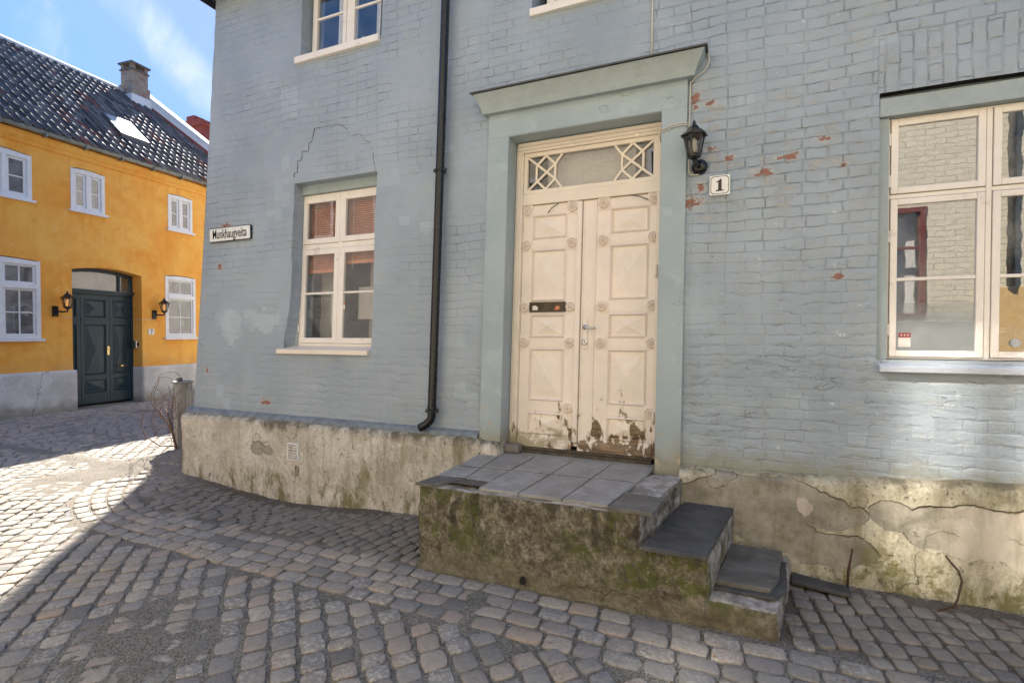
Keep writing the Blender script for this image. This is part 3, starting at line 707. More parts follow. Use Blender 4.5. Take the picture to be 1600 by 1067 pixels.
for a, b in zip(ys, ys[1:]):
    for c, d in zip(axis(-.2, EAVE, .5), axis(-.2, EAVE, .5)[1:]):
        f = lambda y, z: (-4.2, y, z)
        mb.add([f(a, c), f(b, c), f(b, d), f(a, d)], [(0, 1, 2, 3)]); mb.add([(4.6, a, c), (4.6, b, c), (4.6, b, d), (4.6, a, d)], [(0, 1, 2, 3)])
mb.add([(-4.2, 8, -.2), (4.6, 8, -.2), (4.6, 8, EAVE), (-4.2, 8, EAVE)], [(0, 1, 2, 3)])
mb.build('side_wall', 'brick', TH, warp=True)
# roof: hipped, tiles in the dark
mb = MB(); e = .13; zr = EAVE + .06
A, B, C_, D_ = (-4.2 - e, -e - .03, zr), (4.6 + e, -e - .03, zr), (4.6 + e, 8 + e, zr), (-4.2 - e, 8 + e, zr)
A, B, C_, D_ = [WARP(p) for p in (A, B, C_, D_)]
P1, P2 = (-.2, 4.0, zr + 2.9), (1.5, 4.0, zr + 2.9)
lo = lambda p: (p[0], p[1], p[2] - .09)
mb.add([A, B, C_, D_, P1, P2, lo(A), lo(B), lo(C_), lo(D_)], [(0, 1, 5, 4), (1, 2, 5), (2, 3, 4, 5), (3, 0, 4), (0, 6, 7, 1), (1, 7, 8, 2), (2, 8, 9, 3), (3, 9, 6, 0), (6, 9, 8, 7)])
mb.build('roof', 'darkroof', TH)
mb = MB()
gz = zr - .09; q0 = Vector((A[0] - .045, A[1] - .05, gz)); q1 = Vector((B[0] + .05, B[1] - .05, gz)); q2 = Vector((D_[0] - .045, D_[1], gz))
mb.tube([q2, q0, q1], .06, 10)
mb.build('gutter', 'black', TH, smooth=True)
# downpipe
mb = MB(); px = -.80
pts = [(px, -.085, z) for z in (5.5, 4, 2.5, 1.02, .92)] + [(px - .012, -.088, .885), (px - .045, -.096, .85), (px - .085, -.105, .825), (px - .11, -.112, .812)]
mb.tube([(px, -.13, 5.62), (px, -.1, 5.56)] + pts, .040, 16)
mb.lathe((px, -.085, .985), [(.045, 0), (.045, .03)], 16)
dp = mb.build('downpipe', 'black', TH, warp=True, smooth=True)
dp.data.shade_auto_smooth if False else None
for z in (.96, 3.17):
    mb = MB(); mb.lathe((px, -.085, z), [(.044, 0), (.049, .006), (.049, .024), (.044, .03)], 16); mb.box(px - .062, px - .04, -.10, -.07, z, z + .028); mb.box(px + .04, px + .062, -.10, -.07, z, z + .028); mb.box(px - .012, px + .012, -.05, .02, z + .004, z + .024)
    mb.build('pipe_bracket', 'black', dp, warp=True)
# plinth
def ptop(x): return .755 if x < -.3 else (.74 if x < -.115 else (.66 + .05 * (x - 1.4) if x > 1.4 else .52))
mb = MB()
def pl_y(x, z, top):
    w = Vector((x, 0, z)); t = max(0, 1 - (top - z) / .05)
    y = -.095 - .02 * (1 - z) * (1 if x < 0 else .7) + .020 * mnoise.fractal(w * 2.2, 1, 2, 4) + .010 * mnoise.noise(w * 14) + .05 * t * t
    return y
nxp = axis(-4.27, 4.5, .022); nzp = axis(-.25, 1.0, .03)
rows = []
for i, x in enumerate(nxp):
    tp = ptop(x) + (.006 if x < -.5 else .02) * mnoise.fractal(Vector((x * 3, 5, 0)), 1, 2, 3); rowv = []
    for j in range(30):
        z = -.25 + (tp + .25) * j / 29
        rowv.append(len(mb.v)); mb.v.append((x, pl_y(x, z, tp), z))
    rowv.append(len(mb.v)); mb.v.append((x, .06, tp + .01)); rows.append(rowv)
for a, b in zip(rows, rows[1:]):
    for j in range(30): mb.f.append((a[j], b[j], b[j + 1], a[j + 1]))
prev = rows[0]                                 # rounded return along the side street
for k, y in enumerate((.0, .06, .2, .6, 1.5, 3, 8)):
    rowv = []
    for j in range(30):
        p = mb.v[rows[0][j]]; xx = p[0] - (.05 if k else .03) + .01 * mnoise.noise(Vector((y * 5, 1, p[2] * 8)))
        rowv.append(len(mb.v)); mb.v.append((xx + .05 * max(0, 1 - (.755 - p[2]) / .06) ** 2, y, p[2]))
    rowv.append(len(mb.v)); mb.v.append((-4.1, y, .765))
    for j in range(30): mb.f.append((rowv[j], prev[j], prev[j + 1], rowv[j + 1]))
    prev = rowv
pl = mb.build('plinth', 'stucco', TH, smooth=True)
mb = MB()                                      # sloping blue mortar ledge on the plinth
rows = []
for x in axis(-4.26, -.33, .05):
    t = ptop(x) + .008; rows.append([len(mb.v) + k for k in range(4)])
    n = .003 * mnoise.noise(Vector((x * 5, 0, 0)))
    mb.v += [(x, -.065 + n, t - .02), (x, -.062 + n, t + .010 + n), (x, -.03, t + .030 + n), (x, .012, t + .05 + 2 * n)]
for a, b in zip(rows, rows[1:]):
    for k in range(3): mb.f.append((a[k], b[k], b[k + 1], a[k + 1]))
mb.build('plinth_ledge', 'paleledge', pl, smooth=True)
mb = MB()
mb.ring(-2.545, -2.395, .355, .535, .012, -.135, -.08)
for k in range(5): z = .385 + k * .028; mb.box(-2.533, -2.407, -.130, -.110, z, z + .007)
vt = mb.build('vent_grille', 'sheer', pl)
mb = MB(); mb.box(-2.533, -2.407, -.105, -.08, .367, .523); mb.build('vent_opening', 'dark', vt)
# stepped settlement crack above the left window
def ribbon(mb, pts, w):
    for (x0, z0), (x1, z1) in zip(pts, pts[1:]):
        L = math.hypot(x1 - x0, z1 - z0) or 1; nx_, nz_ = -(z1 - z0) / L * w / 2, (x1 - x0) / L * w / 2
        xm, zm = (x0 + x1) / 2, (z0 + z1) / 2; y = wy(xm - lean(xm) * (zm - .7), zm) - .003
        mb.prism([(x0 - nx_, z0 - nz_), (x1 - nx_, z1 - nz_), (x1 + nx_, z1 + nz_), (x0 + nx_, z0 + nz_)], y, y + .02)
CRK = [(460.8,286,2),(459.9,272,2),(465.5,270.6,2),(466.1,252,2),(471.7,251,2),(472,237.5,2),(481.9,236.6,2),(482.5,224,2),(487,222.7,2),(489.3,213.4,2),(491.8,201,1),(501,199.5,1),(527.3,194.2,1),(533.5,195.5,1),(542.8,202.6,1),(545,211,1),(558.3,210.3,1),(565.4,212,1),(569,221,1.3),(575.3,221,1.3),(576.8,229,1.3),(581.5,232,1.3),(583,247.4,1.3),(585.2,256.7,1),(586,267.5,1)]
def wallpt(px, py):                            # a spot on the facade as read off the survey photo
    F, cx, cy = 780., 800., 533.5; yaw, pit = R(22.9), math.atan(13.5 / 780)
    fw = Vector((-math.sin(yaw), math.cos(yaw), 0)); rt = Vector((math.cos(yaw), math.sin(yaw), 0)); up = Vector((0, 0, 1))
    f = fw * math.cos(pit) - up * math.sin(pit); u = up * math.cos(pit) + fw * math.sin(pit)
    d = f * F + rt * (px - cx) - u * (py - cy); t = 4.06 / d.y; return (1.70 + d.x * t, 1.70 + d.z * t)
mb = MB(); pts = [wallpt(a, b) for a, b, _ in CRK]
def flush():
    global mb
    if mb.v: mb.build('wall_crack', 'lead', TH)
    mb = MB()
for (a, b), c in zip(zip(pts, pts[1:]), CRK):
    n_ = max(2, int(math.dist(a, b) / .035)); q = [(a[0] + (b[0] - a[0]) * t / n_ + (rnd(-.007, .007) if 0 < t < n_ else 0), a[1] + (b[1] - a[1]) * t / n_ + (rnd(-.007, .007) if 0 < t < n_ else 0)) for t in range(n_ + 1)]
    for p_, q_ in zip(q, q[1:]):
        if random.random() < (.05 if c[2] > 1.5 else .12): flush(); continue
        ribbon(mb, [p_, q_], .0040 * c[2] * rnd(.5, 1.3))
flush()

# ---- windows -------------------------------------------------------------
def sash(par, x0, x1, z0, z1, y, gm, fm, muntins=(), vert=(), rail=.042, xf=None, warp=False, brail=None):
    mb = MB(xf); mb.ring(x0, x1, z0, z1, rail, y, y + .034, brail)
    for z in muntins: mb.box(x0 + rail, x1 - rail, y + .006, y + .030, z - .011, z + .011)
    for x in vert: mb.box(x - .010, x + .010, y + .005, y + .029, z0 + (brail or rail), z1 - rail)
    ob = mb.build('sash', fm, par, warp=warp, bevel=.004)
    zc = [z0 + (brail or rail)] + list(muntins) + [z1 - rail]
    for a, b in zip(zc, zc[1:]):
        mb = MB(xf); mb.box(x0 + rail - .004, x1 - rail + .004, y + .016, y + .019, a, b); mb.build('pane', gm, ob, warp=warp)
    return ob
def hinges(par, x, zlist, y, mat='frame'):
    for z in zlist:
        mb = MB(); mb.tube([(x, y, z - .04), (x, y, z + .04)], .008, 8); mb.build('hinge', mat, par, warp=True)
# lower left window
mb = MB(); y = .145
mb.ring(-2.715, -1.60, 1.555, 3.20, .03, y, y + .08); mb.box(-2.19 + .015, -2.12 - .015, y - .004, y + .07, 1.585, 3.17); mb.box(-2.685, -1.63, y - .002, y + .07, 2.61, 2.665)
win = mb.build('window', 'frame', TH, warp=True, bevel=.005)
mb = MB(); mb.box(-2.72, -1.58, .11, .2, 3.203, 3.36); mb.box(-2.80, -2.718, .13, .2, 1.53, 3.36); mb.build('casing', 'lintel', win, warp=True, bevel=.004)
for a, b in ((-2.683, -2.166), (-2.144, -1.632)):
    sash(win, a, b, 2.668, 3.168, y - .012, 'glass', 'frame', rail=.058, warp=True)
    sash(win, a, b, 1.588, 2.607, y - .012, 'glass', 'frame', muntins=(2.13,), rail=.058, warp=True)
mb = MB(); mb.add([(-2.84, -.045, 1.475), (-1.60, -.045, 1.475), (-1.60, -.045, 1.522), (-2.84, -.045, 1.522), (-2.84, .15, 1.475), (-1.60, .15, 1.475), (-1.60, .15, 1.556), (-2.84, .15, 1.556)], [(0, 1, 2, 3), (3, 2, 6, 7), (0, 3, 7, 4), (1, 5, 6, 2), (0, 4, 5, 1)])
mb.build('sill', 'jamb', win, warp=True, bevel=.004)
hinges(win, -2.705, (1.75, 2.35, 2.75, 3.05), y - .014)
mb = MB(); mb.box(-2.118, -2.066, y + .001, y + .003, 1.95, 2.02); s_ = mb.build('sticker', 'sticker', win, warp=True)
mb = MB(); mb.box(-2.118, -2.066, y - .002, y + .0005, 2.00, 2.02); mb.build('sticker_print', 'stickorange', s_, warp=True)
# upper left window
mb = MB(); y = .13
mb.ring(-2.63, -1.60, 4.625, 5.45, .03, y, y + .08); mb.box(-2.145, -2.085, y - .004, y + .07, 4.655, 5.42)
win = mb.build('window', 'frame', TH, warp=True, bevel=.005)
for a, b in ((-2.598, -2.148), (-2.082, -1.632)): sash(win, a, b, 4.658, 5.418, y - .012, 'glasssky', 'frame', muntins=(5.06,), rail=.045, warp=True)
mb = MB(); mb.box(-2.72, -1.595, -.035, y, 4.555, 4.622); mb.build('sill', 'frame', win, warp=True, bevel=.005)
# upper middle window
mb = MB()
mb.ring(.15, .95, 4.50, 5.45, .03, y, y + .08); mb.box(.53, .57, y - .004, y + .07, 4.53, 5.42)
win = mb.build('window', 'frame', TH, warp=True, bevel=.005)
for a, b in ((.182, .528), (.572, .918)): sash(win, a, b, 4.533, 5.418, y - .012, 'glasssky', 'frame', muntins=(5.0,), rail=.045, warp=True)
mb = MB(); mb.box(.05, 1.0, -.035, y, 4.40, 4.463); mb.build('sill', 'frame', win, warp=True, bevel=.005)
# right window
mb = MB(); y = .075
mb.ring(2.725, 3.79, 1.525, 3.142, .012, y, y + .08); mb.box(3.242, 3.272, y - .004, y + .07, 1.537, 3.13); mb.box(2.737, 3.242, y - .002, y + .07, 2.604, 2.632); mb.box(3.272, 3.778, y - .002, y + .07, 2.604, 2.632)
win = mb.build('window', 'frame', TH, bevel=.004)
mb = MB(); mb.box(2.66, 3.86, .012, .16, 3.145, 3.268); mb.box(2.66, 2.722, .04, .16, 1.50, 3.143); mb.box(3.793, 3.86, .04, .16, 1.50, 3.143); mb.build('casing', 'lintel', win, bevel=.004)
for a, b in ((2.740, 3.238), (3.276, 3.775)):
    sash(win, a, b, 2.636, 3.128, y - .012, 'glassroom', 'frame', rail=.04)
    sash(win, a, b, 1.540, 2.600, y - .012, 'glassroom', 'frame', muntins=(2.06,), rail=.04)
mb = MB(); mb.add([(2.665, -.05, 1.44), (3.9, -.05, 1.44), (3.9, -.05, 1.478), (2.665, -.05, 1.478), (2.665, .10, 1.44), (3.9, .10, 1.44), (3.9, .10, 1.523), (2.665, .10, 1.523)], [(0, 1, 2, 3), (3, 2, 6, 7), (0, 3, 7, 4), (1, 5, 6, 2), (0, 4, 5, 1)])
mb.build('sill', 'sillblue', win, bevel=.004)
hinges(win, 2.731, (1.72, 2.35, 2.72, 3.0), y - .012)
mb = MB(); mb.box(2.782, 3.196, y + .0012, y + .003, 1.582, 1.90); mb.build('frosted_film', 'film', win)
mb = MB(); mb.box(2.795, 2.862, y - .002, y + .0005, 1.605, 1.70); s_ = mb.build('sticker', 'sticker', win)
mb = MB(); mb.box(2.795, 2.862, y - .004, y - .0022, 1.668, 1.70); mb.build('sticker_print', 'stickred', s_)
mb = MB()
for k in range(3): mb.lathe((2.811 + k * .018, y - .0042, 1.685), [(.005, 0), (.005, .0006)], 10, 'y')
mb.build('sticker_symbols', 'sticker', s_)
mb = MB(); mb.lathe((3.40, y + .001, 1.635), [(.027, 0), (.027, .004)], 18, 'y'); mb.build('vent_disc', 'disc', win)

# ---- door surround, cornice, door --------------------------------------------
mb = MB()
mb.box(-.325, -.12, -.034, .012, .72, 3.41); mb.box(1.215, 1.405, -.034, .012, .55, 3.41); mb.box(-.325, 1.405, -.034, .012, 3.4105, 3.67)
mb.box(-.12, -.117, -.032, .16, .6, 3.41); mb.box(1.212, 1.215, -.032, .16, .6, 3.41); mb.box(-.117, 1.212, -.03, .16, 3.405, 3.4095)
sur = mb.build('door_surround', 'plaster', TH, warp=True, bevel=.008)
mb = MB()
def corn(yb, yt, xb0, xb1, xt0, xt1, zb, zt):
    prof = [0, .35, .7, 1.0]; rings = []
    for t in prof:
        e = t ** 1.35
        rings.append([(xb0 + (xt0 - xb0) * e, yb + (yt - yb) * e, zb + (zt - zb) * t), (xb1 + (xt1 - xb1) * e, yb + (yt - yb) * e, zb + (zt - zb) * t), (xb1 + (xt1 - xb1) * e, .02, zb + (zt - zb) * t), (xb0 + (xt0 - xb0) * e, .02, zb + (zt - zb) * t)])
    vs = [p for r_ in rings for p in r_]; fs = [(i * 4 + k, i * 4 + (k + 1) % 4, i * 4 + 4 + (k + 1) % 4, i * 4 + 4 + k) for i in range(3) for k in range(4)]
    mb.add(vs, fs + [(3, 2, 1, 0), (12, 13, 14, 15)])
corn(-.085, -.165, -.365, 1.455, -.43, 1.53, 3.615, 3.765)
cor = mb.build('door_cornice', 'lintel', TH, warp=True)
mb = MB(); mb.add([(-.455, -.185, 3.768), (1.55, -.185, 3.768), (1.55, .015, 3.80), (-.455, .015, 3.80), (-.455, -.185, 3.780), (1.55, -.185, 3.780), (1.55, .015, 3.815), (-.455, .015, 3.815)], [(0, 1, 5, 4), (4, 5, 6, 7), (1, 2, 6, 5), (3, 0, 4, 7), (0, 3, 2, 1)])
mb.build('flashing', 'lead', cor, warp=True)
# frame
FY = .155
mb = MB()
mb.box(-.115, -.045, FY, FY + .1, .66, 3.40); mb.box(1.165, 1.212, FY, FY + .1, .66, 3.40); mb.box(-.045, 1.165, FY, FY + .1, 3.315, 3.40)
mb.box(-.045, 1.165, FY + .012, FY + .1, 2.85, 2.945)
mb.mould(-.113, 1.210, 3.33, 3.398, .026, FY, FY - .004); 
mb.box(-.095, -.068, FY - .012, FY, .66, 3.33); mb.box(1.186, 1.20, FY - .008, FY, .66, 3.33)
mb.box(-.095, 1.2, FY - .014, FY, 3.343, 3.365); mb.box(-.095, 1.2, FY - .024, FY, 3.366, 3.396)
df = mb.build('door_frame', 'jamb', TH, warp=True, bevel=.004)
# transom
mb = MB(); x0, x1, z0, z1 = -.043, 1.163, 2.947, 3.313; y = FY + .02
mb.ring(x0, x1, z0, z1, .035, y, y + .035)
def bar(a, b, w=.020):
    L = math.hypot(b[0] - a[0], b[1] - a[1]); nx_, nz_ = -(b[1] - a[1]) / L * w / 2, (b[0] - a[0]) / L * w / 2; k = rnd(.006, .0075)
    mb.prism([(a[0] - nx_, a[1] - nz_), (b[0] - nx_, b[1] - nz_), (b[0] + nx_, b[1] + nz_), (a[0] + nx_, a[1] + nz_)], y + k, y + .026 + rnd(0, .002))
zb, zt = z0 + .035, z1 - .035
for sgn, xo in ((1, x0 + .035), (-1, x1 - .035)):
    X = lambda u: xo + sgn * u
    W_ = .33; va, vb = .085, .265; h = zt - zb; zm = (zb + zt) / 2; q = .085 / h
    zl, zh = zb + h * .28, zt - h * .28
    bar((X(va), zl), (X(va), zh)); bar((X(vb), zl), (X(vb), zh))
    bar((X(0), zb), (X(vb), zh)); bar((X(0), zt), (X(vb), zl))
    bar((X(vb), zh), (X(W_), zt)); bar((X(vb), zl), (X(W_), zb))
    xm = (va + vb) / 2
    bar((X(va), zh), (X(xm), zt)); bar((X(vb), zh), (X(xm), zt)); bar((X(va), zl), (X(xm), zb)); bar((X(vb), zl), (X(xm), zb))
trw = mb.build('transom_window', 'jamb', TH, warp=True, bevel=.002)
mb = MB(); mb.box(x0 + .03, x1 - .03, y + .027, y + .030, z0 + .03, z1 - .03); mb.build('pane', 'glass', trw, warp=True)
mb = MB(); mb.box(x0 + .2, x1 - .2, y + .10, y + .105, z0, z1); mb.build('backing_cloth', 'drape', trw, warp=True)
# leaves
def rosette(par, x, z, y, k):
    mb = MB(); mb.box(x - .052, x + .052, y - .007, y, z - .052, z + .052)
    mb.lathe((x, y - .007, z), [(.044, 0), (.044, .014), (.036, .024), (.030, .012), (.026, .010), (.022, .024), (.015, .030), (.012, .015), (.009, .016), (.007, .030), (.002, .033)], 20, 'y')
    mb.build('rosette', 'door', par, warp=True, smooth=False)
def panel(par, x0, x1, z0, z1, y, apex=.030):
    mb = MB(); mb.mould(x0 - .022, x1 + .022, z0 - .022, z1 + .022, .026, y, y + .016); mb.pyramid(x0 + .002, x1 - .002, z0 + .002, z1 - .002, y + .014, y + .014 - apex)
    return mb.build('panel', 'door', par, warp=True)
def leaf(sx0, sx1, px0, px1, rx, ros, pans, yy, rails):
    mb = MB(); mb.box(sx0, sx1, yy + .018, yy + .05, .70, 2.845)
    # stiles and rails standing proud round the panels
    mb.box(sx0, px0, yy, yy + .018, .70, 2.845); mb.box(px1, sx1, yy, yy + .018, .70, 2.845)
    zc = [.70] + [v for p in pans for v in p] + [2.845]
    for a, b in zip(zc[0::2], zc[1::2]): mb.box(px0, px1, yy, yy + .018, a, b)
    lf = mb.build('door_leaf', 'door', TH, warp=True, bevel=.002)
    for a, b in pans: panel(lf, px0 + .022, px1 - .022, a + .022, b - .022, yy)
    for x in rx:
        for z in ros:
            if z == 1.04 and x == rx[0]: continue
            rosette(lf, x, z, yy, 0)
    for z in rails:                                    # incised rail edges
        mb = MB(); mb.box(px0 - .004, px1 + .004, yy - .004, yy, z, z + .012); mb.build('rail_bead', 'door', lf, warp=True)
    return lf
ROS = (2.80, 2.49, 1.93, 1.615, 1.04)
PAN = [(.78, .985), (1.085, 1.565), (1.655, 1.87), (1.98, 2.45), (2.54, 2.76)]
LY = FY + .035
L1 = leaf(-.043, .525, .052, .385, (.0, .435), ROS, PAN, LY, (1.0, 1.58, 1.885, 2.465, 2.775))
L2 = leaf(.53, 1.163, .775, 1.105, (.715, 1.14), ROS, PAN, LY, (1.0, 1.58, 1.885, 2.465, 2.775))
mb = MB(); mb.box(.478, .524, LY - .022, LY, .74, 2.842); mb.build('closing_strip', 'door', L1, warp=True, bevel=.006)
mb = MB(); mb.box(.64, .655, LY - .010, LY, .72, 2.842); mb.box(.531, .545, LY - .006, LY, .72, 2.842); mb.build('closing_strip', 'door', L2, warp=True, bevel=.004)
for par, a, b in ((L1, -.04, .474), (L2, .533, 1.160)):
    mb = MB(); mb.add([(a, LY - .03, .672), (b, LY - .03, .672), (b, LY - .022, .735), (a, LY - .022, .735), (a, LY - .001, .775), (b, LY - .001, .775), (a, LY, .672), (b, LY, .672)], [(0, 1, 2, 3), (3, 2, 5, 4), (0, 3, 4, 6), (1, 7, 5, 2), (0, 6, 7, 1)])
    mb.build('weather_board', 'door', par, warp=True)
# letter slot
mb = MB(); mb.ring(.045, .392, 1.885, 1.975, .012, LY - .016, LY); sl = mb.build('letter_slot', 'threshold', L1, warp=True, bevel=.002)
mb = MB(); mb.box(.057, .380, LY - .008, LY - .001, 1.897, 1.963); mb.build('slot_flap', 'threshold', sl, warp=True)
mb = MB(); mb.prism([(.075, 1.905), (.125, 1.903), (.128, 1.93), (.10, 1.947), (.075, 1.94)], LY - .0105, LY - .0085); mb.build('flap_sticker', 'sticker', sl, warp=True)
mb = MB(); mb.prism([(.285, 1.905), (.33, 1.905), (.335, 1.935), (.30, 1.94)], LY - .0105, LY - .0085); mb.build('flap_sticker', 'stickorange', sl, warp=True)
# handle and lock
mb = MB(); mb.box(.553, .595, LY - .012, LY - .004, 1.56, 1.81); pt = mb.build('lock_plate', 'door', L2, warp=True, bevel=.002)
mb = MB(); mb.tube([(.572, LY - .012, 1.75), (.572, LY - .055, 1.75), (.585, LY - .062, 1.748), (.62, LY - .062, 1.741), (.665, LY - .060, 1.739), (.672, LY - .045, 1.739)], .0085, 10); mb.lathe((.572, LY - .012, 1.75), [(.02, 0), (.02, .006)], 16, 'y'); mb.build('door_handle', 'steel', L2, warp=True, smooth=True)
mb = MB(); mb.lathe((.573, LY - .012, 1.62), [(.026, 0), (.026, .008), (.019, .012), (.018, .004)], 18, 'y'); mb.build('lock_cylinder', 'steel', L2, warp=True)
mb = MB(); mb.box(.569, .577, LY - .018, LY - .014, 1.612, 1.63); mb.build('keyhole', 'dark', L2, warp=True)
for par, pts in ((L1, [(.20, LY - .01, 2.77), (.24, LY - .03, 2.80), (.30, LY - .02, 2.84)]), (L2, [(.95, LY - .02, 2.845), (1.02, LY - .03, 2.825), (1.10, LY - .012, 2.79)])):
    mb = MB(); mb.tube(pts, .004, 6); mb.build('stay_hook', 'lead', par, warp=True, smooth=True)
for z in (1.0, 2.2): 
    mb = MB(); mb.tube([(1.172, FY - .008, z - .05), (1.172, FY - .008, z + .05)], .011, 8); mb.build('hinge', 'jamb', df, warp=True, smooth=True)
mb = MB(); mb.box(-.045, 1.17, FY - .03, .3, .600, .645); mb.box(-.045, 1.17, FY - .005, .3, .6455, .668); mb.build('threshold', 'threshold', TH, warp=True, bevel=.006)

# ------------------------------------------------------------------ steps
SP = empty('entrance_steps', (.6, -.5, 0), 'mossy concrete front steps with grey tiled landing below the cream door', 'steps')
mb = MB()
mb.rough([(-.335, -1.0), (1.243, -.985), (1.425, -.085), (-.30, -.085)], -.15, .600, .028, .016, .017)
mb.rough([(-.1, -.992), (1.628, -.976), (1.785, -.085), (-.1, -.085)], -.15, .398, .026, .016, .017)
mb.rough([(.4, -.984), (2.00, -.962), (2.14, -.13), (.4, -.10)], -.15, .150, .032, .016, .017)
mb.rough([(-.348, -1.016), (.3, -1.006), (.3, -.9), (-.34, -.9)], -.15, .045, .03, .02, .015)
mb.rough([(.305, -1.004), (1.2, -1.0), (1.2, -.9), (.305, -.9)], -.15, .020, .02, .02, .015)
mb.build('masonry', 'moss', SP, smooth=True)
cols_b = [-.295, -.10, .20, .54, .865, 1.205]; cols_f = [-.27, -.045, .135, .435, .742, 1.045]
def cx_(k, y): t = (-y) / 1.0; return cols_b[k] + (cols_f[k] - cols_b[k]) * t
for k in range(5):
    for r_, (ya, yb) in enumerate(((-.965 - .01 * k * .2, -.50 + .02 * k), (-.485 + .02 * k, .06 if k else -.1))):
        g = .006; za = .603 + rnd(-.001, .001); zb = .625 + rnd(-.002, .002)
        if k == 0 and r_ == 0:
            mb = MB(); mb.slab([(-.29, -.80), (-.06, -.78), (-.075, -.515), (-.29, -.52)], za, zb, .06, .002); mb.build('tile', 'tile', SP); continue
        if k == 1 and r_ == 0: ya = -.80
        mb = MB(); mb.slab([(cx_(k, ya) + g, ya + g), (cx_(k + 1, ya) - g, ya + g), (cx_(k + 1, yb) - g, yb - g), (cx_(k, yb) + g, yb - g)], za, zb, .06, .0018); mb.build('tile', 'tile', SP)
mb = MB(); mb.add([(-.26, -.93, .6185), (1.03, -.90, .6185), (1.19, .02, .6185), (-.26, -.05, .6185)], [(0, 1, 2, 3)]); mb.build('joint_filling', 'dirt', SP)
mb = MB(); mb.slab([(-.335, -1.03), (-.20, -1.02), (-.075, -.82), (-.285, -.815)], .602, .624, .03, .005); mb.build('broken_tile', 'slate2', SP)
mb = MB(); mb.slab([(1.055, -1.0), (1.32, -1.01), (1.362, -.70), (1.10, -.68)], .603, .628, .03, .005); mb.build('corner_slate', 'slate2', SP)
mb = MB(); mb.slab([(1.262, -1.03), (1.622, -1.035), (1.782, -.10), (1.445, -.09)], .402, .427, .05, .003); mb.build('slate_tread', 'slate', SP)
mb = MB(); mb.prism([(-.47, .16), (-.10, .155), (-.10, .395), (-.47, .397)], 1.755, 1.772, 'x')
for i, p in enumerate(mb.v): mb.v[i] = (p[0] + .17 * (p[1] + .10), p[1], p[2])
mb.build('slate_riser', 'slate', SP)
mb = MB(); mb.prism([(.468, .035), (.50, .03), (.506, .075), (.482, .085), (.466, .07)], -1.012, -.96); mb.build('weep_hole', 'dark', SP)
mb = MB(); mb.slab([(1.66, -.84), (1.99, -.845), (2.06, -.72), (2.10, -.3), (1.75, -.28)], .155, .172, .04, .004)
mb.build('slate_slab', 'slate', label='dark broken slate slab lying directly on the bottom step under another', cat='slate slab', group='loose slates at the steps')
mb = MB(); mb.slab([(1.672, -.80), (1.965, -.80), (2.03, -.62), (2.04, -.5), (2.085, -.20), (1.765, -.19)], .173, .200, .035, .004)
mb.build('slate_slab', 'slate2', label='grey brown slate slab topmost on the bottom step', cat='slate slab', group='loose slates at the steps')
mb = MB(); zz = .018
mb.slab([(2.135, -.27), (2.40, -.325), (2.455, -.32), (2.475, -.27), (2.46, -.215), (2.14, -.125)], zz, zz + .022, .04, .002)
mb.build('slate_slab', 'slate', label='long dark slate slab with rounded end lying on the cobbles beside the steps', cat='slate slab', group='loose slates at the steps')
mb = MB(); mb.rough([(-.125, .02), (.035, .03), (.035, .125), (-.125, .115)], .627, .70, .006, .02, .002)
mb.build('paving_brick', 'pv', smooth=True, label='small grey paving brick standing loose beside the door frame', cat='brick')
# rusty iron stubs
mb = MB(); mb.tube([(2.47, -.17, -.03), (2.475, -.172, .12), (2.50, -.16, .27)], [.009, .008, .005], 7)
mb.build('iron_stake', 'rust', smooth=True, label='straight rusty iron stake rising from the cobbles by the plinth', cat='iron rod')
mb = MB(); mb.tube([(2.92, -.26, .0), (3.02, -.20, .02), (3.05, -.165, .05), (3.075, -.15, .16), (3.06, -.14, .22), (3.02, -.13, .27), (3.0, -.13, .30)], .006, 7)
mb.build('iron_stake', 'rust', smooth=True, label='bent rusty iron rod curling out of the plinth foot at far right', cat='iron rod')

# ------------------------------------------------------------------ things on the blue wall
def lantern(root, cx, cy, zt, sc, xf=None, n=6, lit=False, mount=(0, 0)):
    # cx,cy axis of the lantern, zt finial tip
    z = lambda h: zt - h * sc
    mb = MB(xf); mb.lathe((cx, cy, 0), [(.012 * sc, z(.02)), (.003 * sc, z(0))], 8); mb.lathe((cx, cy, 0), [(.022 * sc, z(.045)), (.012 * sc, z(.035)), (.014 * sc, z(.022)), (.004 * sc, z(.012))], 10)
    mb.lathe((cx, cy, 0), [(.100 * sc, z(.125)), (.103 * sc, z(.118)), (.052 * sc, z(.075)), (.028 * sc, z(.045)), (.008 * sc, z(.042))], n, rot=.3)
    mb.build('cap', 'black', root)
    mb = MB(xf)
    for k in range(n):
        a = 2 * math.pi * k / n + .3
        mb.tube([(cx + .078 * sc * math.cos(a), cy + .078 * sc * math.sin(a), z(.12)), (cx + .048 * sc * math.cos(a), cy + .048 * sc * math.sin(a), z(.265))], .006 * sc, 5)
    mb.lathe((cx, cy, 0), [(.020 * sc, z(.30)), (.05 * sc, z(.285)), (.055 * sc, z(.262)), (.02 * sc, z(.258))], 12)
    mb.build('cage', 'black', root)
    mb = MB(xf); mb.lathe((cx, cy, 0), [(.046 * sc, z(.262)), (.074 * sc, z(.125))], n, rot=.3); mb.f = mb.f[:n]; mb.build('lantern_glass', 'lampglass', root)
    mb = MB(xf); mb.lathe((cx, cy, 0), [(.01 * sc, z(.26)), (.024 * sc, z(.24)), (.024 * sc, z(.16)), (.01 * sc, z(.14))], 10); mb.build('bulb', 'bulb' if lit else 'bulboff', root, smooth=True)
WL = empty('wall_lantern', (1.50, -.13, 2.9), 'black six sided wall lantern beside the cream door on blue brick', 'lantern', 'outdoor wall lanterns')
lantern(WL, 1.495, -.135, 3.262, .96)
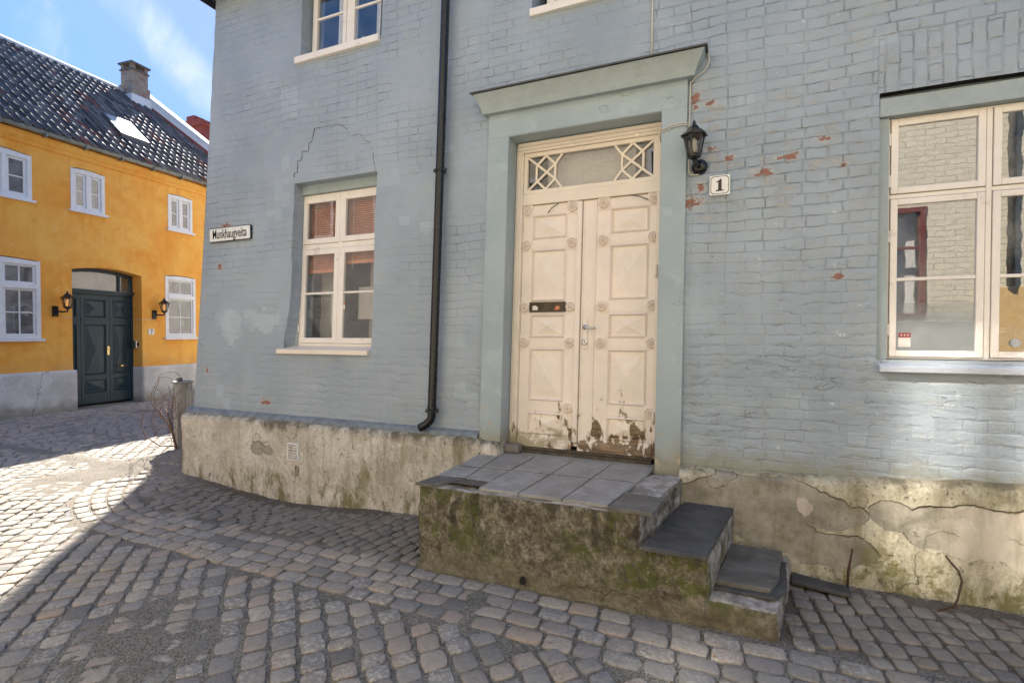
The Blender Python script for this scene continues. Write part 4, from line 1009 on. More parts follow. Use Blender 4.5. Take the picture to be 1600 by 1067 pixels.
mb = MB(); mb.tube([(1.50, -.135, 2.975), (1.503, -.13, 2.955), (1.51, -.10, 2.945), (1.525, -.05, 2.945)], .018, 8)
mb.lathe((1.53, -.0, 2.95), [(.058, -.01), (.058, .02), (.045, .042), (.02, .05), (.003, .052)], 18, 'y'); mb.lathe((1.503, -.13, 2.945), [(.014, 0), (.014, .02), (.002, .024)], 10, 'y'); mb.build('bracket', 'black', WL, smooth=True)
# cables
mb = MB(); mb.tube([(1.185, -.012, 5.5), (1.183, -.013, 4.7), (1.178, -.014, 4.2), (1.172, -.018, 3.82)], .007, 6)
mb.build('cable', 'cable', smooth=True, label='pale cable running straight down the blue wall onto the cornice', cat='cable', group='cables on the blue house')
mb = MB(); mb.tube([(1.585, -.03, 3.80), (1.595, -.03, 3.72), (1.57, -.028, 3.665), (1.50, -.022, 3.625), (1.462, -.018, 3.59), (1.455, -.016, 3.3), (1.452, -.016, 3.0), (1.455, -.017, 2.915), (1.47, -.02, 2.895), (1.51, -.02, 2.893), (1.535, -.02, 2.90)], .005, 6)
mb.build('cable', 'cable', smooth=True, label='pale cable bending round the cornice end down behind the lantern', cat='cable', group='cables on the blue house')
mb = MB()
for dz in (0, -.016): mb.tube([(1.455, -.045, 3.275 + dz), (1.41, -.047, 3.292 + dz), (1.34, -.045, 3.285 + dz), (1.26, -.042, 3.262 + dz), (1.235, .03, 3.258 + dz), (1.225, .15, 3.26 + dz)], .0045, 6)
mb.build('cable', 'cable', smooth=True, label='twin pale cable from the lantern across the pilaster to the door frame', cat='cable', group='cables on the blue house')
# signs
def textmesh(body, size, par, name, mat, fn, xs=1.0):
    cu = bpy.data.curves.new(name, 'FONT'); cu.body = body; cu.size = size; cu.extrude = .0008; cu.offset = size * .006; cu.align_x = 'CENTER'; cu.align_y = 'CENTER'; cu.resolution_u = 4
    to = bpy.data.objects.new('tmp', cu); COL.objects.link(to); dg = bpy.context.evaluated_depsgraph_get(); dg.update()
    me = bpy.data.meshes.new_from_object(to.evaluated_get(dg)); bpy.data.objects.remove(to)
    mb = MB(); mb.v = [fn(v.co.x * xs, v.co.y, v.co.z) for v in me.vertices]; mb.f = [tuple(p.vertices) for p in me.polygons]
    return mb.build(name, mat, par)
def rrect(x0, x1, z0, z1, r, n=4):
    out = []
    for cx, cz, a0 in ((x1 - r, z1 - r, 0), (x0 + r, z1 - r, 90), (x0 + r, z0 + r, 180), (x1 - r, z0 + r, 270)):
        for k in range(n + 1): a = R(a0 + 90 * k / n); out.append((cx + r * math.cos(a), cz + r * math.sin(a)))
    return out
SS = empty('street_sign', (-3.51, -.02, 2.75), 'white enamel street name plate with black lettering near the blue corner', 'sign')
mb = MB(); mb.prism(rrect(-3.855, -3.178, 2.752, 2.915, .02), -.030, -.012); mb.build('border', 'ink', SS)
mb = MB(); mb.prism(rrect(-3.846, -3.187, 2.760, 2.907, .017), -.034, -.0305); mb.build('plate', 'enamel', SS, bevel=.002)
textmesh('Munkhaugveita', .150, SS, 'lettering', 'ink', lambda x, y, z: (-3.516 + x, -.0355 - z, 2.836 + y), .62)
NS = empty('house_number_sign', (1.67, -.02, 2.725), 'white enamel house number plate reading 1 under the lantern', 'sign', 'house number plates')
def octo(x0, x1, z0, z1, c): return [(x0 + c, z0), (x1 - c, z0), (x1, z0 + c), (x1, z1 - c), (x1 - c, z1), (x0 + c, z1), (x0, z1 - c), (x0, z0 + c)]
mb = MB(); mb.prism(rrect(1.60, 1.742, 2.722, 2.868, .008), -.032, -.012); mb.build('plate', 'enamel', NS, bevel=.003)
mb = MB(); o = octo(1.608, 1.734, 2.730, 2.860, .016); i_ = octo(1.612, 1.730, 2.734, 2.856, .0155)
mb.add([(x, -.0332, z) for x, z in o + i_], [(k, (k + 1) % 8, 8 + (k + 1) % 8, 8 + k) for k in range(8)]); mb.build('border', 'ink', NS)
mb = MB(); ox, oz = 1.671, 2.795
dig = [(-.028, -.044), (.028, -.044), (.028, -.038), (.013, -.034), (.013, .044), (.004, .044), (-.008, .033), (-.026, .026), (-.026, .021), (-.011, .024), (-.011, -.034), (-.028, -.038)]
mb.prism([(ox + a, oz + b) for a, b in dig], -.0345, -.0325); mb.build('numeral', 'ink', NS)

# things behind the windows
BL = empty('window_blind', (-2.1, .25, 2.3), 'brown wooden slatted blind half drawn in the lower left window', 'blind')
mb = MB()
def slats(z0, z1, x0, x1, yy):
    z = z0
    while z < z1:
        mb.add([(x0, yy, z), (x1, yy, z), (x1, yy + .014, z + .019), (x0, yy + .014, z + .019), (x0, yy + .002, z - .001), (x1, yy + .002, z - .001)], [(0, 1, 2, 3), (0, 4, 5, 1)]); z += .0225
slats(2.40, 3.14, -2.66, -2.15, .215); slats(2.48, 3.14, -2.12, -1.62, .215); mb.build('slats', 'blind', BL, warp=True)
mb = MB(); mb.box(-2.66, -2.15, .213, .232, 2.36, 2.395); mb.box(-2.12, -1.62, .213, .232, 2.44, 2.475); mb.build('bottom_rail', 'blind', BL, warp=True)
mb = MB()
for x in (-2.57, -2.24, -2.04, -1.71): mb.tube([(x, .21, 2.38), (x, .21, 3.14)], .002, 5)
mb.build('cords', 'cable', BL, warp=True)
def curtain(name, x0, x1, y, z0, z1, mat, label, amp=.02, wl=.08, group=None):
    mb = MB(); xs_ = axis(x0, x1, .012)
    for x in xs_:
        yy = y + amp * math.sin(2 * math.pi * x / wl + 1.5 * mnoise.noise(Vector((x * 3, y, 0)))); mb.v += [(x, yy, z0), (x, yy, z1)]
    mb.f = [(2 * k, 2 * k + 2, 2 * k + 3, 2 * k + 1) for k in range(len(xs_) - 1)]
    return mb.build(name, mat, warp=True, smooth=True, label=label, cat='curtain', group=group)
curtain('curtain', -2.0, -1.6, .45, 1.5, 2.9, 'drape', 'grey brown pleated curtain in the right half of the lower left window', .022, .10, 'curtains behind the windows')
mb = MB(); mb.box(-2.75, -2.42, .5, .52, 1.55, 2.5); mb.build('cupboard_panel', 'pale', warp=True, label='pale grey panel standing inside the left half of the lower left window', cat='panel')
mb = MB(); mb.box(-2.05, -1.85, .34, .36, 1.85, 2.2); mb.build('paper_sheet', 'pale', warp=True, label='pale paper hanging inside the right half of the lower left window', cat='paper')
curtain('curtain', -2.42, -2.16, .30, 4.6, 5.5, 'sheer', 'pale curtain in the left half of the upper window', .018, .07, 'curtains behind the windows')
curtain('curtain', -1.88, -1.76, .30, 4.6, 5.5, 'sheer', 'narrow pale curtain in the right half of the upper window', .014, .06, 'curtains behind the windows')
def candle(x, z0, h, mat, label):
    t = empty('candle', (x + lean(x) * (z0 - .7), .23, z0), label, 'candle', 'candles on the upper window sill'); b = OFF[t]
    mb = MB(); mb.lathe(b, [(.028, 0), (.030, .008), (.010, .018), (.014, .05)], 12); mb.build('holder', mat, t)
    mb = MB(); mb.lathe(b + Vector((0, 0, .05)), [(.009, 0), (.008, h), (.002, h + .004)], 10); mb.build('wax', 'wax', t)
candle(-2.30, 4.64, .24, 'black', 'tall white candle on a dark holder in the left half of the upper window')
candle(-2.0, 4.64, .13, 'redwax', 'white candle on a red holder in the right half of the upper window')
candle(-1.90, 4.64, .08, 'black', 'short white candle behind the red holder in the upper window')

# ------------------------------------------------------------------ post and dry vine at the corner
def pole_xy(d): return None
PO = empty('wooden_post', (-5.5, .74, gh(-5.5, .74)), 'weathered grey square wooden post at the corner of the blue house', 'post')
mb = MB(); mb.prism([(-5.66, .70), (-5.46, .62), (-5.39, .80), (-5.59, .88)], -.05, .98, 'z'); mb.build('shaft', 'wood', PO, bevel=.008)
mb = MB(); mb.prism([(-5.68, .68), (-5.44, .585), (-5.365, .81), (-5.60, .905)], .982, 1.0, 'z'); mb.build('cap_board', 'wood', PO, bevel=.003)
mb = MB(); mb.prism([(-5.385, .70), (-5.20, .63), (-5.185, .66), (-5.37, .735)], .35, .90, 'z'); mb.build('side_board', 'wood', PO, bevel=.004)
mb = MB(); mb.rough([(-5.58, .68), (-5.51, .68), (-5.51, .75), (-5.58, .75)], 1.002, 1.055, .02, .012, .004)
mb.build('pebble', 'pv', smooth=True, label='round stone sitting on top of the wooden post', cat='stone')
VI = empty('dry_vine', (-5.2, .45, gh(-5.2, .45)), 'leafless dry vine tangled round the wooden post', 'plant')
def walk(p, d, n, st, curl, r0):
    pts = [Vector(p)]; d = Vector(d).normalized()
    for _ in range(n):
        d = (d + Vector((rnd(-curl, curl), rnd(-curl, curl), rnd(-curl, curl)))).normalized(); pts.append(pts[-1] + d * st)
    return pts
random.seed(21)
mb = MB(); b0 = (-5.22, .46, .08)
for pts, r_ in (([(-5.2, .46, .02), (-5.24, .45, .18), (-5.30, .45, .33), (-5.33, .45, .45), (-5.42, .46, .56), (-5.48, .47, .64)], .015), ([(-5.22, .45, .1), (-5.27, .43, .3), (-5.33, .42, .52), (-5.34, .42, .60)], .012),
                ([(-5.21, .44, .14), (-5.5, .4, .13), (-5.75, .38, .24), (-5.88, .38, .42), (-5.86, .4, .52), (-5.78, .42, .68)], .009), ([(-5.3, .44, .34), (-5.38, .44, .42), (-5.52, .45, .57), (-5.60, .46, .63)], .01)):
    mb.tube(pts, [r_ * (1 - .5 * k / (len(pts) - 1)) for k in range(len(pts))], 6)
mb.build('stem', 'vine', VI, smooth=True)
mb = MB()
def loop(cx, cz, rx, rz, a0, a1, y=.45):
    mb.tube([(cx + rx * math.cos(R(a0 + (a1 - a0) * k / 14)), y + .02 * math.sin(k), cz + rz * math.sin(R(a0 + (a1 - a0) * k / 14))) for k in range(15)], .0035, 5)
loop(-5.33, .78, .40, .38, 60, 215); loop(-5.45, .84, .22, .25, 40, 230); loop(-5.5, .45, .22, .30, 100, 320); loop(-5.55, .55, .15, .22, 60, 250); loop(-5.1, .60, .45, .35, 110, 200); loop(-5.3, .40, .3, .35, 60, 160)
for _ in range(46):
    pts = walk((-5.3 + rnd(-.35, .12), .45 + rnd(-.06, .06), rnd(.05, .75)), (rnd(-1, .5), rnd(-.4, .4), rnd(-.3, 1)), 4, .035, .5, .002); mb.tube(pts, [.0026, .0023, .002, .0016, .001], 4)
for _ in range(14):
    pts = walk((-5.3 + rnd(-.1, .1), .45, rnd(.1, .7)), (rnd(-1, .6), rnd(-.3, .3), rnd(.2, 1)), 7, .06, .35, .003); mb.tube(pts, .003, 4)
mb.build('tendril', 'vine', VI)
# leaf litter and soil crumbs along the wall foot
mb = MB()
for _ in range(1700):
    if random.random() < .18: x, y = rnd(-6, 3.5), rnd(-2.6, -.2)
    elif random.random() < .35: x, y = random.gauss(-4.6, .35), random.gauss(.1, .35)
    else: x = rnd(-4.3, 4); y = -.16 - abs(random.gauss(0, .07))
    if in_house(x, y) or in_steps(x, y): continue
    z = gh(x, y) + max(dirt_level(x, y), -.002) + .004; r_ = rnd(.004, .014); t = rnd(0, 6.28); tl = rnd(-.006, .008)
    mb.add([(x + r_ * math.cos(t), y + r_ * math.sin(t), z), (x - r_ * .4 * math.sin(t), y + r_ * .4 * math.cos(t), z + tl), (x - r_ * math.cos(t), y - r_ * math.sin(t), z), (x + r_ * .4 * math.sin(t), y - r_ * .4 * math.cos(t), z + abs(tl))], [(0, 1, 2, 3)])
mb.build('leaf_litter', 'vine', kind='stuff', label='brown leaf scraps and soil crumbs along the foot of the wall', cat='litter')

# ------------------------------------------------------------------ the ochre house
YH = empty('ochre_house', YF((0, 0, 0)), 'ochre yellow plastered house with dark tiled roof across the side street', 'house')
EV = 5.80
ywin_u = [(-.35, .545), (1.24, 1.93), (3.45, 4.14), (5.5, 6.2), (-2.6, -1.75)]
ywin_l = [(-.62, .665), (3.35, 4.21), (-3.2, -1.9), (5.4, 6.2)]
def arch(x0, x1, z1, rise, n=8): return [(x0 + (x1 - x0) * k / n, z1 - rise + rise * (1 - (2 * k / n - 1) ** 2)) for k in range(n + 1)]
yh = [(a, b, 4.42, 5.36) for a, b in ywin_u] + [(a, b, 1.58, 3.22) for a, b in ywin_l] + [(1.24, 2.75, -.1, 3.20)]
mb = MB(YF)
X = sorted({-8, 6.4} | {v for h in yh for v in h[:2]}); Z = sorted({-.1, EV} | {v for h in yh for v in h[2:]})
for a, b in zip(X, X[1:]):
    for c, d in zip(Z, Z[1:]):
        if any(h[0] < (a + b) / 2 < h[1] and h[2] < (c + d) / 2 < h[3] for h in yh): continue
        mb.add([(a, 0, c), (b, 0, c), (b, 0, d), (a, 0, d)], [(0, 1, 2, 3)])
for a, b, c, d in yh:
    dp_ = .42 if c < 0 else .16
    mb.add([(a, 0, c), (a, 0, d), (a, dp_, d), (a, dp_, c)], [(0, 1, 2, 3)]); mb.add([(b, 0, c), (b, 0, d), (b, dp_, d), (b, dp_, c)], [(0, 1, 2, 3)]); mb.add([(a, 0, c), (b, 0, c), (b, dp_, c), (a, dp_, c)], [(0, 1, 2, 3)])
    ar = arch(a, b, d, .035 if c > 0 else .10)                       # shallow segmental head closing the opening's corners
    for (p, q), (r_, s_) in zip(ar, ar[1:]):
        mb.add([(p, 0, q), (r_, 0, s_), (r_, 0, d + .001), (p, 0, d + .001), (p, dp_, q), (r_, dp_, s_)], [(0, 1, 2, 3), (0, 4, 5, 1)])
mb.add([(-8, 0, -.1), (-8, 6.2, -.1), (-8, 6.2, EV), (-8, 3.05, 8.7), (-8, 0, EV)], [(0, 1, 2, 3, 4)])      # end gables and back wall
mb.add([(6.4, 0, -.1), (3.15, 6.2, -.1), (3.15, 6.2, EV), (4.80, 3.05, 8.75), (6.4, 0, EV)], [(0, 1, 2, 3, 4)])
mb.add([(-8, 6.2, -.1), (3.15, 6.2, -.1), (3.15, 6.2, EV), (-8, 6.2, EV)], [(0, 1, 2, 3)])
mb.add([(-8, 0, EV), (6.4, 0, EV), (6.6, -.26, EV), (-8, -.26, EV)], [(0, 1, 2, 3)])
mb.build('wall', 'yellow', YH)
mb = MB(YF); 
prof = [(0, 5.52), (-.05, 5.55), (-.055, 5.60), (-.10, 5.64), (-.13, 5.70), (-.14, 5.76), (0, 5.77)]
for s0 in axis(-8, 6.4, .18)[:-1]:
    s1 = s0 + .18; j = rnd(-.004, .004)
    mb.add([(s0, d + j, z) for d, z in prof] + [(s1, d + j, z) for d, z in prof], [(k, k + 1, 8 + k, 7 + k) for k in range(6)])
mb.build('cornice', 'yellow', YH)
mb = MB(YF)
for a, b in ((-8, 1.30), (2.735, 6.45)): mb.rough([(a, -.045), (b, -.045), (b, .0 + (.40 if a > 2 else .2)), (a, .0 + (.40 if a > 2 else .2))], -.1, .86 if a > 2 else .89, .02, .06, .006)
mb.build('plinth', 'greyr', YH, smooth=True)
mb = MB(YF)
for a, b, c, d in yh[:-1]: mb.box(a - .2, b + .2, .6, .62, c - .2, d + .2)
mb.build('room_lining', 'room', YH)
mb = MB(YF); mb.tube([(-8, -.22, EV + .0), (-3, -.22, EV + .02), (2, -.22, EV + .03), (6.55, -.22, EV + .05)], .062, 10); yg = mb.build('gutter', 'zinc', YH, smooth=True)
for k in range(19):
    s_ = -7.6 + k * .75; mb = MB(YF); mb.box(s_, s_ + .025, -.29, -.15, EV - .07, EV + .09); mb.build('gutter_bracket', 'zinc', yg)
def ywindow(a, b, c, d, low):
    mb = MB(YF); y0 = -.012; mb.box(a, a + .07, y0, y0 + .1, c, d - .02); mb.box(b - .07, b, y0, y0 + .1, c, d - .02)
    ar = arch(a, b, d, .035); n = len(ar)
    for (p, q), (r_, s_) in zip(ar, ar[1:]): mb.prism([(p, d - .11), (r_, d - .11), (r_, s_), (p, q)], y0 - .002, y0 + .1)
    mb.box(a + .07, b - .07, y0, y0 + .1, c, c + .06)
    mid = (a + b) / 2
    if low: zt = c + (d - c) * .66; mb.box(a + .07, b - .07, y0 - .012, y0 + .1, zt - .05, zt + .05)
    if not low or (b - a) > 1: mb.box(mid - .035, mid + .035, y0 - .001, y0 + .099, c + .06, d - .11)
    w = mb.build('window', 'white', YH, bevel=.004)
    halves = ((a + .072, mid - .037), (mid + .037, b - .072)) if (not low or (b - a) > 1) else ((a + .072, b - .072),)
    for p, q in halves:
        vert = ((p + q) / 2,) if (low) else ()
        if low:
            sash(w, p, q, c + .062, zt - .052, .02, 'glassfar', 'white', muntins=((c + zt) / 2,), vert=vert, rail=.04, xf=YF); sash(w, p, q, zt + .052, d - .112, .02, 'glassfar', 'white', vert=vert, rail=.04, xf=YF)
        else: sash(w, p, q, c + .062, d - .112, .02, 'glassfar', 'white', muntins=((c + d) / 2 - .03,), rail=.05, xf=YF)
    mb = MB(YF); mb.box(a - .04, b + .04, -.07, .02, c - .055, c - .002); mb.build('sill', 'white', w, bevel=.004)
for a, b in ywin_u: ywindow(a, b, 4.42, 5.34, False)
for a, b in ywin_l: ywindow(a, b, 1.58, 3.20, True)
# gate
GY = .34
mb = MB(YF); mb.box(1.24, 2.75, GY - .06, GY + .05, 2.60, 2.70); mb.box(1.20, 2.79, GY - .10, GY - .06, 2.655, 2.70); mb.box(1.24, 1.30, GY - .03, GY + .05, .02, 2.60); mb.box(2.70, 2.75, GY - .03, GY + .05, .02, 2.60)
mb.box(1.24, 1.30, GY - .03, GY + .05, 2.70, 3.1); mb.box(2.70, 2.75, GY - .03, GY + .05, 2.70, 3.1); mb.box(2.42, 2.46, GY - .028, GY + .05, 2.70, 3.1)
ar = arch(1.24, 2.75, 3.20, .10)
for (p, q), (r_, s_) in zip(ar, ar[1:]): mb.prism([(p, q - .08), (r_, s_ - .08), (r_, s_), (p, q)], GY - .031, GY + .05)
gt = mb.build('gate_frame', 'teal', YH, bevel=.003)
mb = MB(YF); mb.box(1.28, 2.72, GY + .02, GY + .023, 2.70, 3.15); mb.build('pane', 'glassfar', gt)
mb = MB(YF); mb.box(1.24, 2.75, GY + .10, GY + .12, -.02, 3.2); mb.build('passage_dark', 'dark', gt)
def gleaf(a, b, nm):
    mb = MB(YF); mb.box(a, b, GY + .016, GY + .04, .05, 2.595); w = .075
    zc = [(.05, .30), (.62, .72), (1.90, 2.06), (2.48, 2.595)]
    mb.box(a, a + w, GY, GY + .016, .05, 2.595); mb.box(b - w, b, GY, GY + .016, .05, 2.595)
    for c, d in zc: mb.box(a + w, b - w, GY, GY + .016, c, d)
    mb.box(a + .01, b - .01, GY - .018, GY, 2.0, 2.035)
    lf = mb.build('gate_leaf', 'teal', YH, bevel=.003)
    for c, d in ((.30, .62), (.72, 1.90), (2.06, 2.48)):
        mb = MB(YF); mb.mould(a + w, b - w, c, d, .035, GY - .004, GY + .012); mb.pyramid(a + w + .05, b - w - .05, c + .05, d - .05, GY + .014, GY - .012); mb.build('panel', 'teal', lf)
    return lf
g1 = gleaf(1.30, 1.60, 0); g2 = gleaf(1.605, 2.215, 1); g3 = gleaf(2.22, 2.70, 2)
mb = MB(YF); mb.prism(rrect(2.155, 2.205, 1.17, 1.38, .02), GY - .012, GY - .001); mb.tube([(2.18, GY - .012, 1.32), (2.18, GY - .06, 1.32), (2.12, GY - .065, 1.32)], .010, 8); mb.build('handle', 'brass', g2, smooth=False)
mb = MB(YF); mb.box(2.37, 2.60, GY - .012, GY - .001, .86, .93); sl = mb.build('letter_slot', 'threshold', g3); mb = MB(YF); mb.box(2.46, 2.52, GY - .015, GY - .0125, .88, .91); mb.build('slot_plate', 'brass', sl)
# roof with pantiles
PIT = R(42); D0, D1 = -.30, 3.05; SLP = (D1 - D0) / math.cos(PIT)
def s_end(t): return 6.55 - 1.75 * t                                 # the far gable is cut at a skew
mb = MB(YF); mb_tile = []
TW, TL = .175, .27; ncol = int(15.2 / TW); nrow = int(SLP / TL) + 1
for rI in range(nrow):
    for c in range(ncol):
        s0 = -8 + c * TW; t0 = rI * TL / SLP; t1 = min(1.0, (rI + 1.08) * TL / SLP)
        if s0 + TW > s_end(t0): continue
        val = random.random(); vs = []
        dz = rnd(-.009, .009)
        for t, lift in ((t0, .024), (t1, .006)):
            for k in range(7):
                u = k / 6; pr = .034 * math.exp(-((u - .2) / .14) ** 2) - .010 * math.sin(math.pi * u)
                d = D0 + (D1 - D0) * t; z = EV + .05 + (D1 - D0) * t * math.tan(PIT) + (lift + pr + dz) / math.cos(PIT)
                vs.append((s0 + u * TW * 1.04, d, z))
        vs += [(p[0], p[1] + .004, p[2] - .035) for p in vs[:7]]
        fs = [(k, k + 1, 8 + k, 7 + k) for k in range(6)] + [(k, 14 + k, 15 + k, k + 1) for k in range(6)]
        mb_tile += [val] * len(vs); mb.add(vs, fs)
rf = mb.build('roof', 'tilero', YH, smooth=False)
at = rf.data.attributes.new('tile', 'FLOAT_VECTOR', 'POINT')
if len(rf.data.vertices) == len(mb_tile): at.data.foreach_set('vector', [c for v in mb_tile for c in (v, 0, 0)])
for p_ in rf.data.polygons: p_.use_smooth = True
mb = MB(YF); zr = EV + (D1 - D0) * math.tan(PIT)
mb.add([(-8, D0 + .05, EV + .0), (s_end(0), D0 + .05, EV + .0), (s_end(1), D1, zr - .02), (-8, D1, zr - .02), (-8, 6.4, EV), (3.05, 6.4, EV)], [(0, 1, 2, 3), (3, 2, 5, 4)])
mb.build('roof_deck', 'darkroof', YH)
mb = MB(YF); mb.tube([(-8, D1, zr + .06), (s_end(1) + .05, D1, zr + .06)], .075, 10); mb.build('ridge_cap', 'whitewash', YH, smooth=True)
mb = MB(YF)
def rp(t, up): return (s_end(t), D0 + (D1 - D0) * t, EV + (D1 - D0) * t * math.tan(PIT) + up)
a0, a1 = rp(0, .0), rp(1, .0)
mb.add([rp(0, -.1), rp(1, -.1), rp(1, .33), rp(0, .33)] + [(p[0] + .22, p[1], p[2]) for p in (rp(0, -.1), rp(1, -.1), rp(1, .33), rp(0, .33))], [(0, 1, 2, 3), (4, 7, 6, 5), (3, 2, 6, 7), (0, 3, 7, 4), (1, 5, 6, 2)])
pp = mb.build('gable_parapet', 'redbrick', YH)
mb = MB(YF)
q = [rp(0, .335), rp(1, .335), rp(1, .40), rp(0, .40)]
mb.add([(p[0] - .03, p[1], p[2]) for p in q] + [(p[0] + .25, p[1], p[2]) for p in q], [(0, 1, 2, 3), (4, 7, 6, 5), (3, 2, 6, 7), (0, 3, 7, 4), (1, 5, 6, 2), (0, 4, 5, 1)])
mb.add([(p[0] - .006, p[1], p[2]) for p in (rp(0, .17), rp(1, .12), rp(1, .334), rp(0, .334))] , [(0, 1, 2, 3)])
mb.build('parapet_coping', 'whitewash', pp)
# roof chimney
mb = MB(YF); cs, cd = 4.72, 2.95; zc = zr - .35
mb.box(cs - .27, cs + .27, cd - .27, cd + .27, zc, zc + .62); mb.box(cs - .235, cs + .235, cd - .235, cd + .235, zc + .62, zc + 1.08)
for i in (-1, 1):
    for j in (-1, 1): mb.box(cs + i * .185 - .05, cs + i * .185 + .05, cd + j * .185 - .05, cd + j * .185 + .05, zc + 1.08, zc + 1.22)
ch = mb.build('chimney', 'oldbrick', YH)
mb = MB(YF); mb.box(cs - .29, cs + .29, cd - .29, cd + .29, zc + 1.22, zc + 1.265); mb.box(cs - .265, cs + .265, cd - .265, cd + .265, zc + 1.04, zc + 1.079); mb.build('chimney_cap', 'slate2', ch)
mb = MB(YF); mb.box(cs - .30, cs + .30, cd - .30, cd + .30, zc - .1, zc + .30); mb.build('chimney_base', 'whitewash', ch)
# skylight
mb = MB(YF)
def rq(s_, t, up): return (s_, D0 + (D1 - D0) * t, EV + .05 + (D1 - D0) * t * math.tan(PIT) + up)
ta, tb = .22, .43
o = [(2.62, ta), (3.32, ta), (3.32, tb), (2.62, tb)]
mb.add([rq(s_, t, -.02) for s_, t in o] + [rq(s_, t, .13) for s_, t in o], [(4, 5, 6, 7), (0, 1, 5, 4), (1, 2, 6, 5), (2, 3, 7, 6), (3, 0, 4, 7)])
sk = mb.build('skylight', 'lead', YH)
mb = MB(YF); o = [(2.67, ta + .02), (3.27, ta + .02), (3.27, tb - .02), (2.67, tb - .02)]; mb.add([rq(s_, t, .136) for s_, t in o], [(0, 1, 2, 3)]); mb.build('pane', glass('skylight_glass', .05, 2.3, .0001, haze=.1), sk)
# lanterns, number, intercom, on the ochre wall
for s_, lb in ((.99, 'black lit wall lantern left of the teal gate on the ochre wall'), (3.13, 'black lit wall lantern right of the teal gate on the ochre wall')):
    t = empty('wall_lantern', YF((s_, -.1, 2.1)), lb, 'lantern', 'outdoor wall lanterns')
    lantern(t, s_ + .05, -.19, 2.60, 1.30, YF, lit=True)
    mb = MB(YF); mb.tube([(s_ + .05, -.19, 2.21), (s_ + .05, -.19, 2.16), (s_ + .0, -.14, 2.15), (s_ - .08, -.02, 2.16)], .018, 8); mb.box(s_ - .13, s_ - .03, -.035, .002, 2.05, 2.27); mb.build('bracket', 'black', t)
t = empty('house_number_sign', YF((2.97, -.02, 1.66)), 'small white house number plate reading 7 below the right lantern of the ochre house', 'sign', 'house number plates')
mb = MB(YF); mb.prism(rrect(2.90, 3.04, 1.655, 1.80, .01), -.018, -.002); mb.build('plate', 'enamel', t)
mb = MB(YF); mb.prism([(2.94, 1.765), (2.94, 1.785), (3.0, 1.785), (3.0, 1.77), (2.972, 1.68), (2.955, 1.68), (2.982, 1.765)], -.021, -.0185); mb.build('numeral', 'ink', t)
t = empty('door_intercom', YF((2.74, .18, 1.4)), 'small grey metal intercom box in the reveal right of the teal gate', 'intercom')
mb = MB(YF); mb.box(2.66, 2.748, .10, .26, 1.32, 1.50); mb.build('housing', 'steel', t, bevel=.005)
mb = MB(YF); mb.box(2.69, 2.73, .096, .0995, 1.36, 1.46); mb.build('grille', 'dark', t)
mb = MB(YF); mb.tube([(1.02, -.006, 2.08), (1.10, -.006, 2.03), (1.23, -.006, 2.05)], .006, 5); mb.build('cable', 'cable', label='thin pale cable on the ochre wall below the left lantern', cat='cable', group='cables on the ochre house')
mb = MB(YF); mb.tube([(2.745, .33, 2.02), (2.745, .0, 2.02), (2.76, -.006, 2.02), (3.05, -.006, 2.03)], .006, 5); mb.build('cable', 'cable', label='thin pale cable from the teal gate to the right lantern', cat='cable', group='cables on the ochre house')

# ------------------------------------------------------------------ brick house far behind the gable
BH = empty('brick_house', (-20.5, 11.5, 0), 'red brick house behind the ochre gable with only its chimney showing', 'house')
mb = MB(); mb.box(-24, -18.2, 9.5, 15, -.2, 6.6); mb.build('wall', 'redbrick', BH)
mb = MB(); mb.add([(-24.2, 9.3, 6.6), (-18.0, 9.3, 6.6), (-18.0, 15.2, 6.6), (-24.2, 15.2, 6.6), (-24.2, 11.6, 9.0), (-18.0, 11.6, 9.0)], [(0, 1, 5, 4), (2, 3, 4, 5), (0, 4, 3), (1, 2, 5), (0, 3, 2, 1)]); brf = mb.build('roof', 'darkroof', BH)
mb = MB(); mb.box(-20.35, -19.25, 10.8, 11.4, 7.6, 10.72); mb.box(-20.42, -19.18, 10.73, 11.47, 10.7205, 10.98); mb.box(-20.25, -19.75, 10.85, 11.35, 10.9805, 11.25); mb.build('chimney', 'redbrick', brf)

# ------------------------------------------------------------------ unseen house added behind the blue house to cast the street shadow
NB = empty('unseen_shadow_house', (-6.7, 7, 0), 'unseen tall pale grey stucco house added behind the blue house to cast the street shadow', 'house')
mb = MB(); mb.box(-8.82, -4.6, 4.08, 12, -.2, 9.2); mb.build('wall', 'stucco2', NB)
mb = MB(); mb.add([(-8.95, 3.95, 9.2), (-4.5, 3.95, 9.2), (-4.5, 12.1, 9.2), (-8.95, 12.1, 9.2), (-6.7, 6.5, 11.0), (-6.7, 9.6, 11.0)], [(0, 1, 4), (1, 2, 5, 4), (2, 3, 5), (3, 0, 4, 5), (0, 3, 2, 1)]); mb.build('roof', 'darkroof', NB)
for x in (-7.9, -6.4):
    for z in (1.2, 4.2, 6.9):
        mb = MB(); mb.ring(x, x + .9, z, z + 1.3, .07, 4.03, 4.078); w = mb.build('window', 'white', NB); mb = MB(); mb.box(x + .07, x + .83, 4.06, 4.075, z + .07, z + 1.23); mb.build('pane', 'glassfar', w)

